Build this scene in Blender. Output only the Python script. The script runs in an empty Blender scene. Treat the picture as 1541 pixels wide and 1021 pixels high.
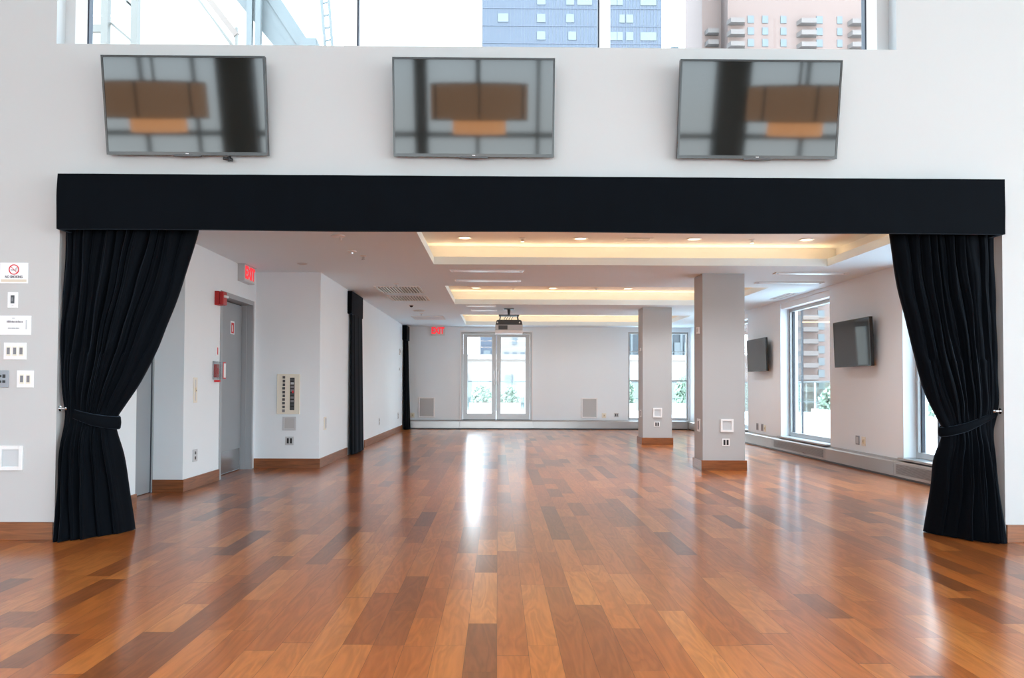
import bpy, bmesh, math, random
from mathutils import Vector, Matrix
C = bpy.context.scene.collection
SC = bpy.context.scene
PI = math.pi
rnd = random.Random(7)

# ------------------------------------------------------------------ camera
YAW, PITCH, ROLL = 0.0075, 0.0252, 0.0042
EYE = Vector((0, 0, 1.17))
def camera():
    cy, sy = math.cos(YAW), math.sin(YAW)
    f = Vector((sy*math.cos(PITCH), cy*math.cos(PITCH), math.sin(PITCH)))
    r = Vector((cy, -sy, 0)); u = r.cross(f)
    cr, sr = math.cos(ROLL), math.sin(ROLL)
    r2 = cr*r + sr*u; u2 = -sr*r + cr*u
    cam = bpy.data.cameras.new('camera'); o = bpy.data.objects.new('camera', cam); C.objects.link(o)
    m = Matrix((r2, u2, -f)).transposed().to_4x4(); m.translation = EYE
    o.matrix_world = m
    cam.sensor_fit = 'HORIZONTAL'; cam.sensor_width = 36
    cam.lens = 36*1200/1541
    cam.shift_x = 12.0/1541; cam.shift_y = 40.06/1541
    cam.clip_end = 2000; cam.clip_start = 0.05
    SC.camera = o
camera()

# ------------------------------------------------------------------ world, light, exposure
SKY = 8.0
w = bpy.data.worlds.new('sky'); SC.world = w; w.use_nodes = True
nt = w.node_tree
bg = nt.nodes['Background']
tc = nt.nodes.new('ShaderNodeTexCoord'); sep = nt.nodes.new('ShaderNodeSeparateXYZ')
rmp = nt.nodes.new('ShaderNodeValToRGB')
nt.links.new(tc.outputs['Generated'], sep.inputs[0]); nt.links.new(sep.outputs['Z'], rmp.inputs[0])
rmp.color_ramp.elements[0].position = 0.0; rmp.color_ramp.elements[0].color = (0.75, 0.80, 0.84, 1)
e_ = rmp.color_ramp.elements.new(0.09); e_.color = (0.80, 0.905, 1.0, 1)
rmp.color_ramp.elements[2].position = 0.8; rmp.color_ramp.elements[2].color = (0.66, 0.83, 1.0, 1)
nt.links.new(rmp.outputs[0], bg.inputs['Color']); bg.inputs['Strength'].default_value = SKY

vs = SC.view_settings
vs.view_transform = 'Standard'; vs.look = 'None'; vs.gamma = 1.0; vs.use_curve_mapping = False
vs.exposure = 0.42
SC.cycles.max_bounces = 14; SC.cycles.diffuse_bounces = 8; SC.cycles.glossy_bounces = 5
SC.cycles.transparent_max_bounces = 16; SC.cycles.sample_clamp_indirect = 6
SC.cycles.use_denoising = True; SC.cycles.use_adaptive_sampling = False
SC.cycles.caustics_reflective = False; SC.cycles.caustics_refractive = False

def portal(loc, size, direction):           # guides sampling of the sky through a window opening; gives no light itself
    l = bpy.data.lights.new('window_portal', 'AREA'); l.shape = 'RECTANGLE'; l.size, l.size_y = size
    l.cycles.is_portal = True
    o = bpy.data.objects.new('window_portal', l); C.objects.link(o); o.location = loc
    o.rotation_euler = Vector(direction).to_track_quat('-Z', 'Y').to_euler()
portal((-0.25, -7.45, 2.3), (19.4, 4.4), (0, 1, 0))
portal((9.8, -0.9, 2.3), (11.8, 4.4), (-1, 0, 0))
portal((-0.17, 6.3, 5.5), (6.4, 3.4), (0, -1, 0))
portal((5.6, 13.6, 1.5), (2.0, 2.6), (-1, 0, 0))
portal((5.6, 9.1, 1.5), (2.2, 2.6), (-1, 0, 0))
portal((5.6, 17.6, 1.5), (2.2, 2.6), (-1, 0, 0))
portal((4.35, 21.95, 1.5), (1.7, 2.5), (0, -1, 0))
portal((-0.05, 21.95, 1.5), (1.9, 2.5), (0, -1, 0))

# ------------------------------------------------------------------ materials
def mat(name, col, rough=0.5, metal=0.0, spec=0.5, emit=None, estr=0.0, **kw):
    m = bpy.data.materials.new(name); m.use_nodes = True
    b = m.node_tree.nodes['Principled BSDF']
    b.inputs['Base Color'].default_value = (*col, 1); b.inputs['Roughness'].default_value = rough
    b.inputs['Metallic'].default_value = metal; b.inputs['Specular IOR Level'].default_value = spec
    if emit:
        b.inputs['Emission Color'].default_value = (*emit, 1); b.inputs['Emission Strength'].default_value = estr
    for k, v in kw.items():
        b.inputs[k.replace('_', ' ')].default_value = v
    return m
def N(m, t, **kw):
    n = m.node_tree.nodes.new(t)
    for k, v in kw.items(): setattr(n, k, v)
    return n
def L(m, a, b): m.node_tree.links.new(a, b)
def bump(m, height, strength, dist=0.01):
    b = N(m, 'ShaderNodeBump'); b.inputs['Strength'].default_value = strength; b.inputs['Distance'].default_value = dist
    L(m, height, b.inputs['Height']); L(m, b.outputs[0], m.node_tree.nodes['Principled BSDF'].inputs['Normal'])
def noisy(m, col, amount, scale=(6, 6, 6), detail=3.0, bumpy=0.0):
    """slight unevenness of a surface colour"""
    t = N(m, 'ShaderNodeTexCoord'); mp = N(m, 'ShaderNodeMapping'); mp.inputs['Scale'].default_value = scale
    n = N(m, 'ShaderNodeTexNoise'); n.inputs['Detail'].default_value = detail; n.inputs['Scale'].default_value = 1
    L(m, t.outputs['Object'], mp.inputs[0]); L(m, mp.outputs[0], n.inputs['Vector'])
    r = N(m, 'ShaderNodeMapRange'); r.inputs[3].default_value = 1-amount; r.inputs[4].default_value = 1+amount
    L(m, n.outputs[0], r.inputs[0])
    x = N(m, 'ShaderNodeMix', data_type='RGBA', blend_type='MULTIPLY'); x.inputs[0].default_value = 1
    x.inputs[6].default_value = (*col, 1); L(m, r.outputs[0], x.inputs[7])
    L(m, x.outputs[2], m.node_tree.nodes['Principled BSDF'].inputs['Base Color'])
    if bumpy: bump(m, n.outputs[0], bumpy)
    return m
def paint(name, col, rough=0.55, amount=0.012):
    m = mat(name, col, rough, spec=0.3)
    return noisy(m, col, amount, (3, 3, 3))

M = {}
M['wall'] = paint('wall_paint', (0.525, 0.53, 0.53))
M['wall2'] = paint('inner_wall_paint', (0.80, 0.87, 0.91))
M['ceil'] = paint('ceiling_paint', (0.78, 0.92, 1.0), 0.7)
M['cove'] = paint('cove_paint', (0.84, 0.82, 0.79), 0.7)
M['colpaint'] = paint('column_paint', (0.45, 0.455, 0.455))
M['white'] = mat('white_plastic', (0.82, 0.82, 0.82), 0.35)
M['trimwhite'] = paint('white_trim_paint', (0.82, 0.83, 0.84), 0.4)
M['ivory'] = mat('ivory_plastic', (0.80, 0.77, 0.66), 0.35)
M['beige'] = mat('beige_plastic', (0.70, 0.62, 0.42), 0.4)
M['greyplate'] = noisy(mat('grey_metal_plate', (0.30, 0.32, 0.35), 0.4, 0.4), (0.30, 0.32, 0.35), 0.05)
M['palegrey'] = mat('pale_grey_plastic', (0.55, 0.58, 0.60), 0.4)
M['black'] = mat('black_plastic', (0.012, 0.012, 0.014), 0.35)
M['darkgrey'] = mat('dark_grey_plastic', (0.06, 0.065, 0.07), 0.4)
M['red'] = mat('red_enamel', (0.42, 0.012, 0.014), 0.35)
M['paper'] = mat('white_paper', (0.86, 0.87, 0.89), 0.6)
M['printgrey'] = mat('grey_print', (0.22, 0.22, 0.24), 0.7)
M['printtan'] = mat('tan_print', (0.70, 0.62, 0.50), 0.7)
M['printred'] = mat('red_print', (0.65, 0.03, 0.04), 0.6)
M['chrome'] = mat('chrome', (0.75, 0.75, 0.76), 0.12, 1.0)
M['steel'] = noisy(mat('grey_painted_steel', (0.30, 0.335, 0.36), 0.42, 0.0, 0.5), (0.30, 0.335, 0.36), 0.04, (2, 2, 5))
M['steelframe'] = noisy(mat('grey_frame_steel', (0.35, 0.385, 0.41), 0.4), (0.35, 0.385, 0.41), 0.03)
M['kick'] = mat('brushed_kick_plate', (0.42, 0.42, 0.43), 0.25, 0.8)
def brushed():
    m = mat('brushed_aluminium', (0.40, 0.39, 0.38), 0.32, 0.85)
    t = N(m, 'ShaderNodeTexCoord'); mp = N(m, 'ShaderNodeMapping'); mp.inputs['Scale'].default_value = (2.0, 2.0, 160)
    n = N(m, 'ShaderNodeTexNoise'); n.inputs['Scale'].default_value = 1; n.inputs['Detail'].default_value = 3
    L(m, t.outputs['Object'], mp.inputs[0]); L(m, mp.outputs[0], n.inputs['Vector'])
    r = N(m, 'ShaderNodeMapRange'); r.inputs[3].default_value = 0.22; r.inputs[4].default_value = 0.42
    L(m, n.outputs[0], r.inputs[0]); L(m, r.outputs[0], m.node_tree.nodes['Principled BSDF'].inputs['Roughness'])
    return m
M['alu'] = brushed()
M['aluframe'] = mat('anodised_window_frame', (0.40, 0.405, 0.41), 0.35, 0.4)
M['gasket'] = mat('dark_rubber_gasket', (0.02, 0.025, 0.04), 0.6)
M['mesh'] = mat('grey_speaker_cloth', (0.50, 0.51, 0.51), 0.8)
M['vent'] = mat('white_vent_metal', (0.74, 0.73, 0.72), 0.4)
M['brightmetal'] = mat('bright_satin_metal', (0.92, 0.92, 0.92), 0.28, 0.6)
M['shadowgap'] = mat('dark_vent_gap', (0.25, 0.24, 0.23), 0.8)
M['bezel'] = mat('black_gloss_bezel', (0.01, 0.011, 0.012), 0.2)
M['screen'] = mat('dark_screen_glass', (0.012, 0.012, 0.010), 0.05, 0.0, 0.5, IOR=1.52)
M['screen2'] = mat('clear_dark_screen_glass', (0.010, 0.010, 0.009), 0.04, 0.0, 0.5, IOR=1.5)
M['lamp'] = mat('warm_lamp_lens', (0.9, 0.8, 0.6), 0.5, emit=(1.0, 0.80, 0.50), estr=3.2)
M['exitred'] = mat('lit_red_letters', (0.7, 0.02, 0.03), 0.4, emit=(1.0, 0.03, 0.05), estr=0.55)
M['exitface'] = mat('pale_exit_face', (0.68, 0.72, 0.70), 0.4)
M['shade'] = noisy(mat('brown_shade_fabric', (0.36, 0.25, 0.18), 0.8, emit=(1.0, 0.55, 0.30), estr=1.8), (0.36, 0.25, 0.18), 0.1)
M['shadelit'] = mat('lit_amber_shade_fabric', (0.7, 0.4, 0.2), 0.8, emit=(1.0, 0.47, 0.20), estr=7.0)
def velvet():
    m = mat('black_velvet', (0.0016, 0.0028, 0.0048), 0.85, 0, 0.08)
    b = m.node_tree.nodes['Principled BSDF']
    b.inputs['Sheen Weight'].default_value = 0.085; b.inputs['Sheen Roughness'].default_value = 0.35
    b.inputs['Sheen Tint'].default_value = (0.45, 0.62, 0.85, 1)
    noisy(m, (0.0016, 0.0028, 0.0048), 0.25, (9, 9, 2), 3, 0.03)
    return m
M['velvet'] = velvet()
M['leafa'] = noisy(mat('green_leaves', (0.30, 0.38, 0.29), 0.6), (0.30, 0.38, 0.29), 0.35, (5, 5, 5))
M['planter'] = paint('pale_planter_stone', (0.62, 0.62, 0.60), 0.7)
M['terrace'] = paint('pale_terrace_paving', (0.72, 0.73, 0.74), 0.8, 0.05)
M['roofing'] = paint('pale_roof_membrane', (0.55, 0.55, 0.54), 0.9, 0.05)
M['bluetower'] = paint('blue_tower_cladding', (0.060, 0.072, 0.098), 0.6, 0.05)
M['bluepane'] = mat('blue_tower_pane', (0.085, 0.10, 0.11), 0.3)
M['brick'] = paint('pale_red_brick', (0.140, 0.098, 0.086), 0.85, 0.06)
M['balcony'] = paint('pale_balcony_concrete', (0.125, 0.105, 0.098), 0.85, 0.05)
M['brickpane'] = mat('brick_tower_pane', (0.065, 0.08, 0.088), 0.3)
M['darktower'] = paint('dark_blue_glass_cladding', (0.026, 0.034, 0.043), 0.4, 0.2)
M['darkpane'] = mat('dark_tower_pane', (0.055, 0.07, 0.08), 0.25)
M['cream'] = paint('cream_render', (0.24, 0.225, 0.205), 0.9, 0.05)
M['palebuild'] = paint('pale_low_building_render', (0.22, 0.20, 0.19), 0.9, 0.05)
M['roofsteel'] = mat('pale_galvanised_steel', (0.085, 0.095, 0.097), 0.5, 0.0)
M['roofcream'] = mat('cream_painted_steel', (0.10, 0.095, 0.084), 0.5)
M['rust'] = mat('rusty_steel', (0.14, 0.11, 0.095), 0.7)
M['backcol'] = paint('grey_column_paint', (0.10, 0.10, 0.11), 0.6)
def glass(name, tint, refl):
    m = bpy.data.materials.new(name); m.use_nodes = True; t = m.node_tree; t.nodes.clear()
    o = t.nodes.new('ShaderNodeOutputMaterial'); mx = t.nodes.new('ShaderNodeMixShader')
    a = t.nodes.new('ShaderNodeBsdfTransparent'); a.inputs[0].default_value = (*tint, 1)
    g = t.nodes.new('ShaderNodeBsdfGlossy'); g.inputs['Roughness'].default_value = 0.02
    f = t.nodes.new('ShaderNodeLayerWeight'); f.inputs['Blend'].default_value = 0.5
    p = t.nodes.new('ShaderNodeMath'); p.operation = 'POWER'; p.inputs[1].default_value = 4
    q = t.nodes.new('ShaderNodeMath'); q.operation = 'MULTIPLY_ADD'; q.inputs[1].default_value = 0.5; q.inputs[2].default_value = refl*0.25
    t.links.new(f.outputs['Facing'], p.inputs[0]); t.links.new(p.outputs[0], q.inputs[0]); t.links.new(q.outputs[0], mx.inputs[0])
    t.links.new(a.outputs[0], mx.inputs[1]); t.links.new(g.outputs[0], mx.inputs[2])
    t.links.new(mx.outputs[0], o.inputs[0])
    return m
M['glass'] = glass('clear_window_glass', (0.94, 0.97, 0.97), 0.12)
M['railglass'] = glass('pale_green_rail_glass', (0.80, 0.88, 0.86), 0.2)
M['acrylic'] = glass('clear_acrylic', (0.93, 0.94, 0.95), 0.25)

def floor_mat():
    m = bpy.data.materials.new('polished_plank_floor'); m.use_nodes = True
    b = m.node_tree.nodes['Principled BSDF']
    def math_(op, a, c=None, d=None):
        n = N(m, 'ShaderNodeMath', operation=op)
        for i, v in enumerate((a, c, d)):
            if v is None: continue
            if isinstance(v, (int, float)): n.inputs[i].default_value = v
            else: L(m, v, n.inputs[i])
        return n.outputs[0]
    t = N(m, 'ShaderNodeTexCoord'); s = N(m, 'ShaderNodeSeparateXYZ'); L(m, t.outputs['Object'], s.inputs[0])
    W = 0.139
    xr = math_('DIVIDE', s.outputs['X'], W); row = math_('FLOOR', xr); fx = math_('FRACT', xr)
    wn = N(m, 'ShaderNodeTexWhiteNoise', noise_dimensions='1D'); L(m, row, wn.inputs['W'])
    wn2 = N(m, 'ShaderNodeTexWhiteNoise', noise_dimensions='1D'); L(m, math_('ADD', row, 77.3), wn2.inputs['W'])
    ln = math_('ADD', math_('MULTIPLY', wn.outputs['Value'], 0.65), 0.62)
    yr0 = math_('ADD', math_('DIVIDE', s.outputs['Y'], ln), math_('MULTIPLY', wn2.outputs['Value'], 9.0))
    # boards differ in length along one row
    yr = math_('ADD', yr0, math_('MULTIPLY', math_('SINE', math_('MULTIPLY', yr0, 1.9)), 0.27))
    col = math_('FLOOR', yr); fy = math_('FRACT', yr)
    cmb = N(m, 'ShaderNodeCombineXYZ'); L(m, row, cmb.inputs[0]); L(m, col, cmb.inputs[1])
    pn = N(m, 'ShaderNodeTexWhiteNoise', noise_dimensions='2D'); L(m, cmb.outputs[0], pn.inputs['Vector'])
    # grain, shifted for each board
    off = N(m, 'ShaderNodeVectorMath', operation='SCALE'); L(m, pn.outputs['Color'], off.inputs[0]); off.inputs['Scale'].default_value = 37
    mp = N(m, 'ShaderNodeMapping'); mp.inputs['Scale'].default_value = (9, 1.3, 1)
    L(m, t.outputs['Object'], mp.inputs[0])
    ad = N(m, 'ShaderNodeVectorMath', operation='ADD'); L(m, mp.outputs[0], ad.inputs[0]); L(m, off.outputs[0], ad.inputs[1])
    n1 = N(m, 'ShaderNodeTexNoise'); n1.inputs['Scale'].default_value = 1.0; n1.inputs['Detail'].default_value = 3; n1.inputs['Distortion'].default_value = 0.6
    L(m, ad.outputs[0], n1.inputs['Vector'])
    rings = math_('FRACT', math_('MULTIPLY', n1.outputs[0], 6.5))
    rings = math_('ABSOLUTE', math_('SUBTRACT', rings, 0.5))       # 0..0.5 contour bands = cathedral grain
    mp2 = N(m, 'ShaderNodeMapping'); mp2.inputs['Scale'].default_value = (75, 4, 1); L(m, t.outputs['Object'], mp2.inputs[0])
    ad2 = N(m, 'ShaderNodeVectorMath', operation='ADD'); L(m, mp2.outputs[0], ad2.inputs[0]); L(m, off.outputs[0], ad2.inputs[1])
    n2 = N(m, 'ShaderNodeTexNoise'); n2.inputs['Scale'].default_value = 1; n2.inputs['Detail'].default_value = 4; L(m, ad2.outputs[0], n2.inputs['Vector'])
    ramp = N(m, 'ShaderNodeValToRGB'); L(m, pn.outputs['Value'], ramp.inputs[0])
    cr = ramp.color_ramp
    stops = [(0.0, (0.175, 0.056, 0.019)), (0.07, (0.210, 0.066, 0.021)), (0.28, (0.325, 0.092, 0.022)), (0.60, (0.40, 0.117, 0.025)),
             (0.88, (0.455, 0.150, 0.036)), (1.0, (0.50, 0.175, 0.042))]
    cr.elements[0].position = stops[0][0]; cr.elements[0].color = (*stops[0][1], 1)
    cr.elements[1].position = 1.0; cr.elements[1].color = (*stops[-1][1], 1)
    for p, c in stops[1:-1]:
        e = cr.elements.new(p); e.color = (*c, 1)
    g = math_('ADD', math_('ADD', 0.71, math_('MULTIPLY', rings, 0.52)), math_('MULTIPLY', n2.outputs[0], 0.32))
    mx = N(m, 'ShaderNodeMix', data_type='RGBA', blend_type='MULTIPLY'); mx.inputs[0].default_value = 1
    L(m, ramp.outputs[0], mx.inputs[6]); L(m, g, mx.inputs[7])
    # joints
    ex = math_('MULTIPLY', math_('MINIMUM', fx, math_('SUBTRACT', 1.0, fx)), W)
    ey = math_('MULTIPLY', math_('MINIMUM', fy, math_('SUBTRACT', 1.0, fy)), 1.0)
    gap = math_('MAXIMUM', math_('LESS_THAN', ex, 0.0011), math_('LESS_THAN', ey, 0.0016))
    mx2 = N(m, 'ShaderNodeMix', data_type='RGBA', blend_type='MIX'); L(m, math_('MULTIPLY', gap, 0.65), mx2.inputs[0])
    L(m, mx.outputs[2], mx2.inputs[6]); mx2.inputs[7].default_value = (0.05, 0.02, 0.01, 1)
    L(m, mx2.outputs[2], b.inputs['Base Color'])
    b.inputs['Specular IOR Level'].default_value = 0.10
    b.inputs['Roughness'].default_value = 0.28
    b.inputs['Coat Weight'].default_value = 0.7; b.inputs['Coat IOR'].default_value = 1.25; b.inputs['Coat Roughness'].default_value = 0.17
    return m
M['floor'] = floor_mat()
def wood(name, base):
    m = mat(name, base, 0.3, 0, 0.5)
    t = N(m, 'ShaderNodeTexCoord'); mp = N(m, 'ShaderNodeMapping'); mp.inputs['Scale'].default_value = (3, 3, 45)
    n = N(m, 'ShaderNodeTexNoise'); n.inputs['Scale'].default_value = 1; n.inputs['Detail'].default_value = 5; n.inputs['Distortion'].default_value = 0.8
    L(m, t.outputs['Object'], mp.inputs[0]); L(m, mp.outputs[0], n.inputs['Vector'])
    r = N(m, 'ShaderNodeValToRGB'); L(m, n.outputs[0], r.inputs[0])
    r.color_ramp.elements[0].position = 0.3; r.color_ramp.elements[0].color = (*[c*0.62 for c in base], 1)
    r.color_ramp.elements[1].position = 0.7; r.color_ramp.elements[1].color = (*[c*1.25 for c in base], 1)
    L(m, r.outputs[0], m.node_tree.nodes['Principled BSDF'].inputs['Base Color'])
    return m
M['basewood'] = wood('baseboard_wood', (0.235, 0.080, 0.026))

# ------------------------------------------------------------------ mesh helpers
class MB:
    def __init__(s): s.bm = bmesh.new(); s.M = Matrix.Identity(4)
    def box(s, x0, x1, y0, y1, z0, z1, bev=0.0):
        g = bmesh.ops.create_cube(s.bm, size=1)
        vs = g['verts']
        bmesh.ops.transform(s.bm, matrix=s.M @ Matrix.Translation(((x0+x1)/2, (y0+y1)/2, (z0+z1)/2)) @ Matrix.Diagonal((abs(x1-x0), abs(y1-y0), abs(z1-z0), 1)), verts=vs)
        if bev:
            es = list({e for v in vs for e in v.link_edges})
            bmesh.ops.bevel(s.bm, geom=es, offset=bev, segments=2, affect='EDGES', profile=0.6)
        return s
    def cyl(s, p, q, r0, r1=None, seg=20, caps=True):
        p, q = Vector(p), Vector(q); d = q-p; r1 = r0 if r1 is None else r1
        rot = d.to_track_quat('Z', 'Y').to_matrix().to_4x4()
        g = bmesh.ops.create_cone(s.bm, cap_ends=caps, segments=seg, radius1=r0, radius2=r1, depth=d.length)
        bmesh.ops.transform(s.bm, matrix=s.M @ Matrix.Translation((p+q)/2) @ rot, verts=g['verts'])
        return s
    def bar(s, p, q, w, h):
        p, q = Vector(p), Vector(q); d = q-p
        rot = d.to_track_quat('Z', 'Y').to_matrix().to_4x4()
        g = bmesh.ops.create_cube(s.bm, size=1)
        bmesh.ops.transform(s.bm, matrix=s.M @ Matrix.Translation((p+q)/2) @ rot @ Matrix.Diagonal((w, h, d.length, 1)), verts=g['verts'])
        return s
    def prism(s, pts, a, b, axis='X'):
        """polygon pts in the plane across the axis, extruded from a to b"""
        def P(u, v, t): return {'X': (t, u, v), 'Y': (u, t, v), 'Z': (u, v, t)}[axis]
        A = [s.bm.verts.new(s.M @ Vector(P(u, v, a))) for u, v in pts]; B = [s.bm.verts.new(s.M @ Vector(P(u, v, b))) for u, v in pts]
        n = len(pts); s.bm.faces.new(A); s.bm.faces.new(B[::-1])
        for i in range(n): s.bm.faces.new((A[i], A[(i+1) % n], B[(i+1) % n], B[i]))
        return s
    def lathe(s, prof, seg=28, c=(0, 0, 0)):
        rings = []
        for r, z in prof:
            rings.append([s.bm.verts.new(s.M @ Vector((c[0]+r*math.cos(2*PI*k/seg), c[1]+r*math.sin(2*PI*k/seg), c[2]+z))) for k in range(seg)])
        for a, b in zip(rings, rings[1:]):
            for k in range(seg): s.bm.faces.new((a[k], a[(k+1) % seg], b[(k+1) % seg], b[k]))
        if prof[0][0] > 1e-6: s.bm.faces.new(rings[0][::-1])
        if prof[-1][0] > 1e-6: s.bm.faces.new(rings[-1])
        return s
    def frame(s, x0, x1, z0, z1, w, y0, y1, bev=0.0, wb=None, wt=None):
        wb = w if wb is None else wb; wt = w if wt is None else wt
        s.box(x0, x0+w, y0, y1, z0, z1, bev); s.box(x1-w, x1, y0, y1, z0, z1, bev)
        s.box(x0+w, x1-w, y0, y1, z0, z0+wb, bev); s.box(x0+w, x1-w, y0, y1, z1-wt, z1, bev); return s
    def text(s, body, size, x, y, z, depth=0.002, fat=0.0, sx=1.0):
        """letters standing on the wall plane y facing -Y, centred at x"""
        cu = bpy.data.curves.new('t', 'FONT'); cu.body = body; cu.size = size; cu.extrude = depth/2; cu.offset = fat
        cu.align_x = 'CENTER'; cu.align_y = 'CENTER'
        o = bpy.data.objects.new('t', cu); C.objects.link(o)
        dg = bpy.context.evaluated_depsgraph_get(); me = bpy.data.meshes.new_from_object(o.evaluated_get(dg))
        me.transform(s.M @ Matrix.Translation((x, y, z)) @ Matrix.Rotation(PI/2, 4, 'X') @ Matrix.Diagonal((sx, 1, 1, 1)))
        s.bm.from_mesh(me); bpy.data.objects.remove(o); bpy.data.curves.remove(cu); bpy.data.meshes.remove(me); return s
    def build(s, name, m, parent=None, smooth=False):
        bmesh.ops.recalc_face_normals(s.bm, faces=s.bm.faces)
        me = bpy.data.meshes.new(name); s.bm.to_mesh(me); s.bm.free()
        me.materials.append(m)
        if smooth:
            for p in me.polygons: p.use_smooth = True
            me.set_sharp_from_angle(angle=math.radians(40))
        o = bpy.data.objects.new(name, me); C.objects.link(o)
        if parent: o.parent = parent
        return o
def tag(o, label, cat, group=None, kind=None):
    o['label'] = label; o['category'] = cat
    if group: o['group'] = group
    if kind: o['kind'] = kind
    return o
def thing(name, label, cat, loc=(0, 0, 0), rz=0, group=None):
    o = bpy.data.objects.new(name, None); C.objects.link(o); o.location = loc; o.rotation_euler = (0, 0, rz)
    o.empty_display_size = 0.1
    return tag(o, label, cat, group)
def struct(o, label=None, cat=None):
    o['kind'] = 'structure'
    if label: o['label'] = label
    if cat: o['category'] = cat
    return o
def root_struct(name, loc=(0, 0, 0), rz=0, label=None, cat=None):
    o = bpy.data.objects.new(name, None); C.objects.link(o); o.location = loc; o.rotation_euler = (0, 0, rz)
    o.empty_display_size = 0.1
    return struct(o, label, cat)
def dup(root, loc, label, rz=None):
    r = root.copy(); C.objects.link(r); r.location = loc; r['label'] = label
    if rz is not None: r.rotation_euler = (0, 0, rz)
    for ch in list(root.children):
        c = ch.copy(); C.objects.link(c); c.parent = r
        for g in ch.children:
            d = g.copy(); C.objects.link(d); d.parent = c
    return r
RL, RR = PI/2, -PI/2        # a thing built facing -Y turned to face out of the left wall / the right wall

# ------------------------------------------------------------------ the setting
D = 6.03                    # the front wall's face
ZC = 2.76                   # inner ceiling
XL, XP, XR, YB = -3.42, -2.51, 5.20, 21.53
OL, OR = -3.32, 3.842       # the opening

struct(MB().box(-10.2, 9.7, -7.4, 21.9, -0.2, 0).build('floor', M['floor']), 'glossy reddish brown hardwood plank floor', 'floor')

b = MB()                    # the tall front wall with its opening and its high window
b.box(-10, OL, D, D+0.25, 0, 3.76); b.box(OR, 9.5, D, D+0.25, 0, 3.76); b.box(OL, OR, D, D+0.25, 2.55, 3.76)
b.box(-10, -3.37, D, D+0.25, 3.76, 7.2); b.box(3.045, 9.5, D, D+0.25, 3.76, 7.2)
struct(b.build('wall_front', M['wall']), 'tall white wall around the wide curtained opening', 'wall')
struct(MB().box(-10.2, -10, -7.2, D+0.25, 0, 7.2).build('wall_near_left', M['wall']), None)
struct(MB().box(-10.2, 9.7, -7.4, D+0.4, 7.2, 7.4).build('ceiling_upper', M['ceil']), None)
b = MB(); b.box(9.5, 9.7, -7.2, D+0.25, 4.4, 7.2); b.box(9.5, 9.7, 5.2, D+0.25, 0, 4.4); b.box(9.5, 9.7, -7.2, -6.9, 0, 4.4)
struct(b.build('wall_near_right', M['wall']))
b = MB(); b.box(-10.2, 9.7, -7.4, -7.2, 4.4, 7.2)
for x, w_ in ((-9.9, 0.1), (-6.0, 0.4), (-1.8, 0.14), (2.3, 0.4), (5.35, 0.36), (9.4, 0.1)): b.box(x-w_, x+w_, -7.4, -7.0, 0, 4.4)
struct(b.build('wall_rear', M['backcol']))
g = root_struct('window_8', (0, -7.3, 0)); b = MB()
for x in (-8.2, -7.0, -4.4, -3.1, -0.5, 0.9, 3.9, 7.1, 8.3): b.box(x-0.04, x+0.04, -0.04, 0.04, 0, 4.4)
b.box(-10, 9.5, -0.04, 0.06, 2.66, 2.78); b.box(-10, 9.5, -0.04, 0.06, 0, 0.1)
b.build('window_frame', M['backcol'], g); MB().box(-10, 9.5, -0.003, 0.003, 0.05, 4.4).build('pane', M['glass'], g)
g = root_struct('window_9', (9.6, 0, 0), -PI/2); b = MB()  # unseen side glazing, added to light the inner hall's left walls
for y in (-5.4, -3.9, -2.4, -0.9, 0.6, 2.1, 3.7): b.box(-y-0.04, -y+0.04, -0.04, 0.04, 0, 4.4)
b.box(-5.2, 6.9, -0.04, 0.04, 2.80, 2.92); b.box(-5.2, 6.9, -0.04, 0.04, 0, 0.1)
b.build('window_frame', M['backcol'], g); MB().box(-5.2, 6.9, -0.003, 0.003, 0.05, 4.4).build('pane', M['glass'], g)

# inner hall: left side, with the alcove and the door recess
b = MB()
b.box(-4.2, XL, D+0.25, 7.58, 0, ZC); b.box(-4.3, -3.86, 7.58, 8.71, 0, ZC); b.box(-4.2, XL, 8.71, 9.82, 0, ZC)
b.box(-4.2, -3.66, 9.82, 11.14, 0, ZC); b.box(-3.66, XL, 9.82, 11.14, 2.33, ZC); b.box(-4.2, XL, 11.14, 11.25, 0, ZC)
b.box(-4.2, XP, 11.25, 21.9, 0, ZC)
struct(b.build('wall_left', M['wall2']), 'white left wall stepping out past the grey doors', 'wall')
# back wall: double door opening, window opening
b = MB(); Y0, Y1 = YB, YB+0.3
DX0, DX1, WX0, WX1 = -1.03, 0.945, 3.52, 5.16
b.box(XP, DX0, Y0, Y1, 0, ZC+0.1); b.box(DX0, DX1, Y0, Y1, 2.66, ZC+0.1); b.box(DX0, DX1, Y0, Y1, 0, 0.245)
b.box(DX1, WX0, Y0, Y1, 0, ZC+0.1); b.box(WX0, WX1, Y0, Y1, 0, 0.26); b.box(WX0, WX1, Y0, Y1, 2.64, ZC+0.1); b.box(WX1, XR+0.3, Y0, Y1, 0, ZC+0.1)
struct(b.build('wall_back', M['wall2']), 'white back wall beyond the hall with a double door', 'wall')
# right wall with three tall windows
WR = [(8.0, 10.2), (12.45, 14.63), (16.55, 18.7)]
b = MB(); ys = D+0.25
for a, c in WR:
    b.box(XR, XR+0.32, ys, a, 0, ZC+0.1); b.box(XR, XR+0.32, a, c, 0, 0.27); b.box(XR, XR+0.32, a, c, 2.70, ZC+0.1); ys = c
b.box(XR, XR+0.32, ys, YB, 0, ZC+0.1)
struct(b.build('wall_right', M['wall2']), 'white right wall with tall windows', 'wall')

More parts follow.
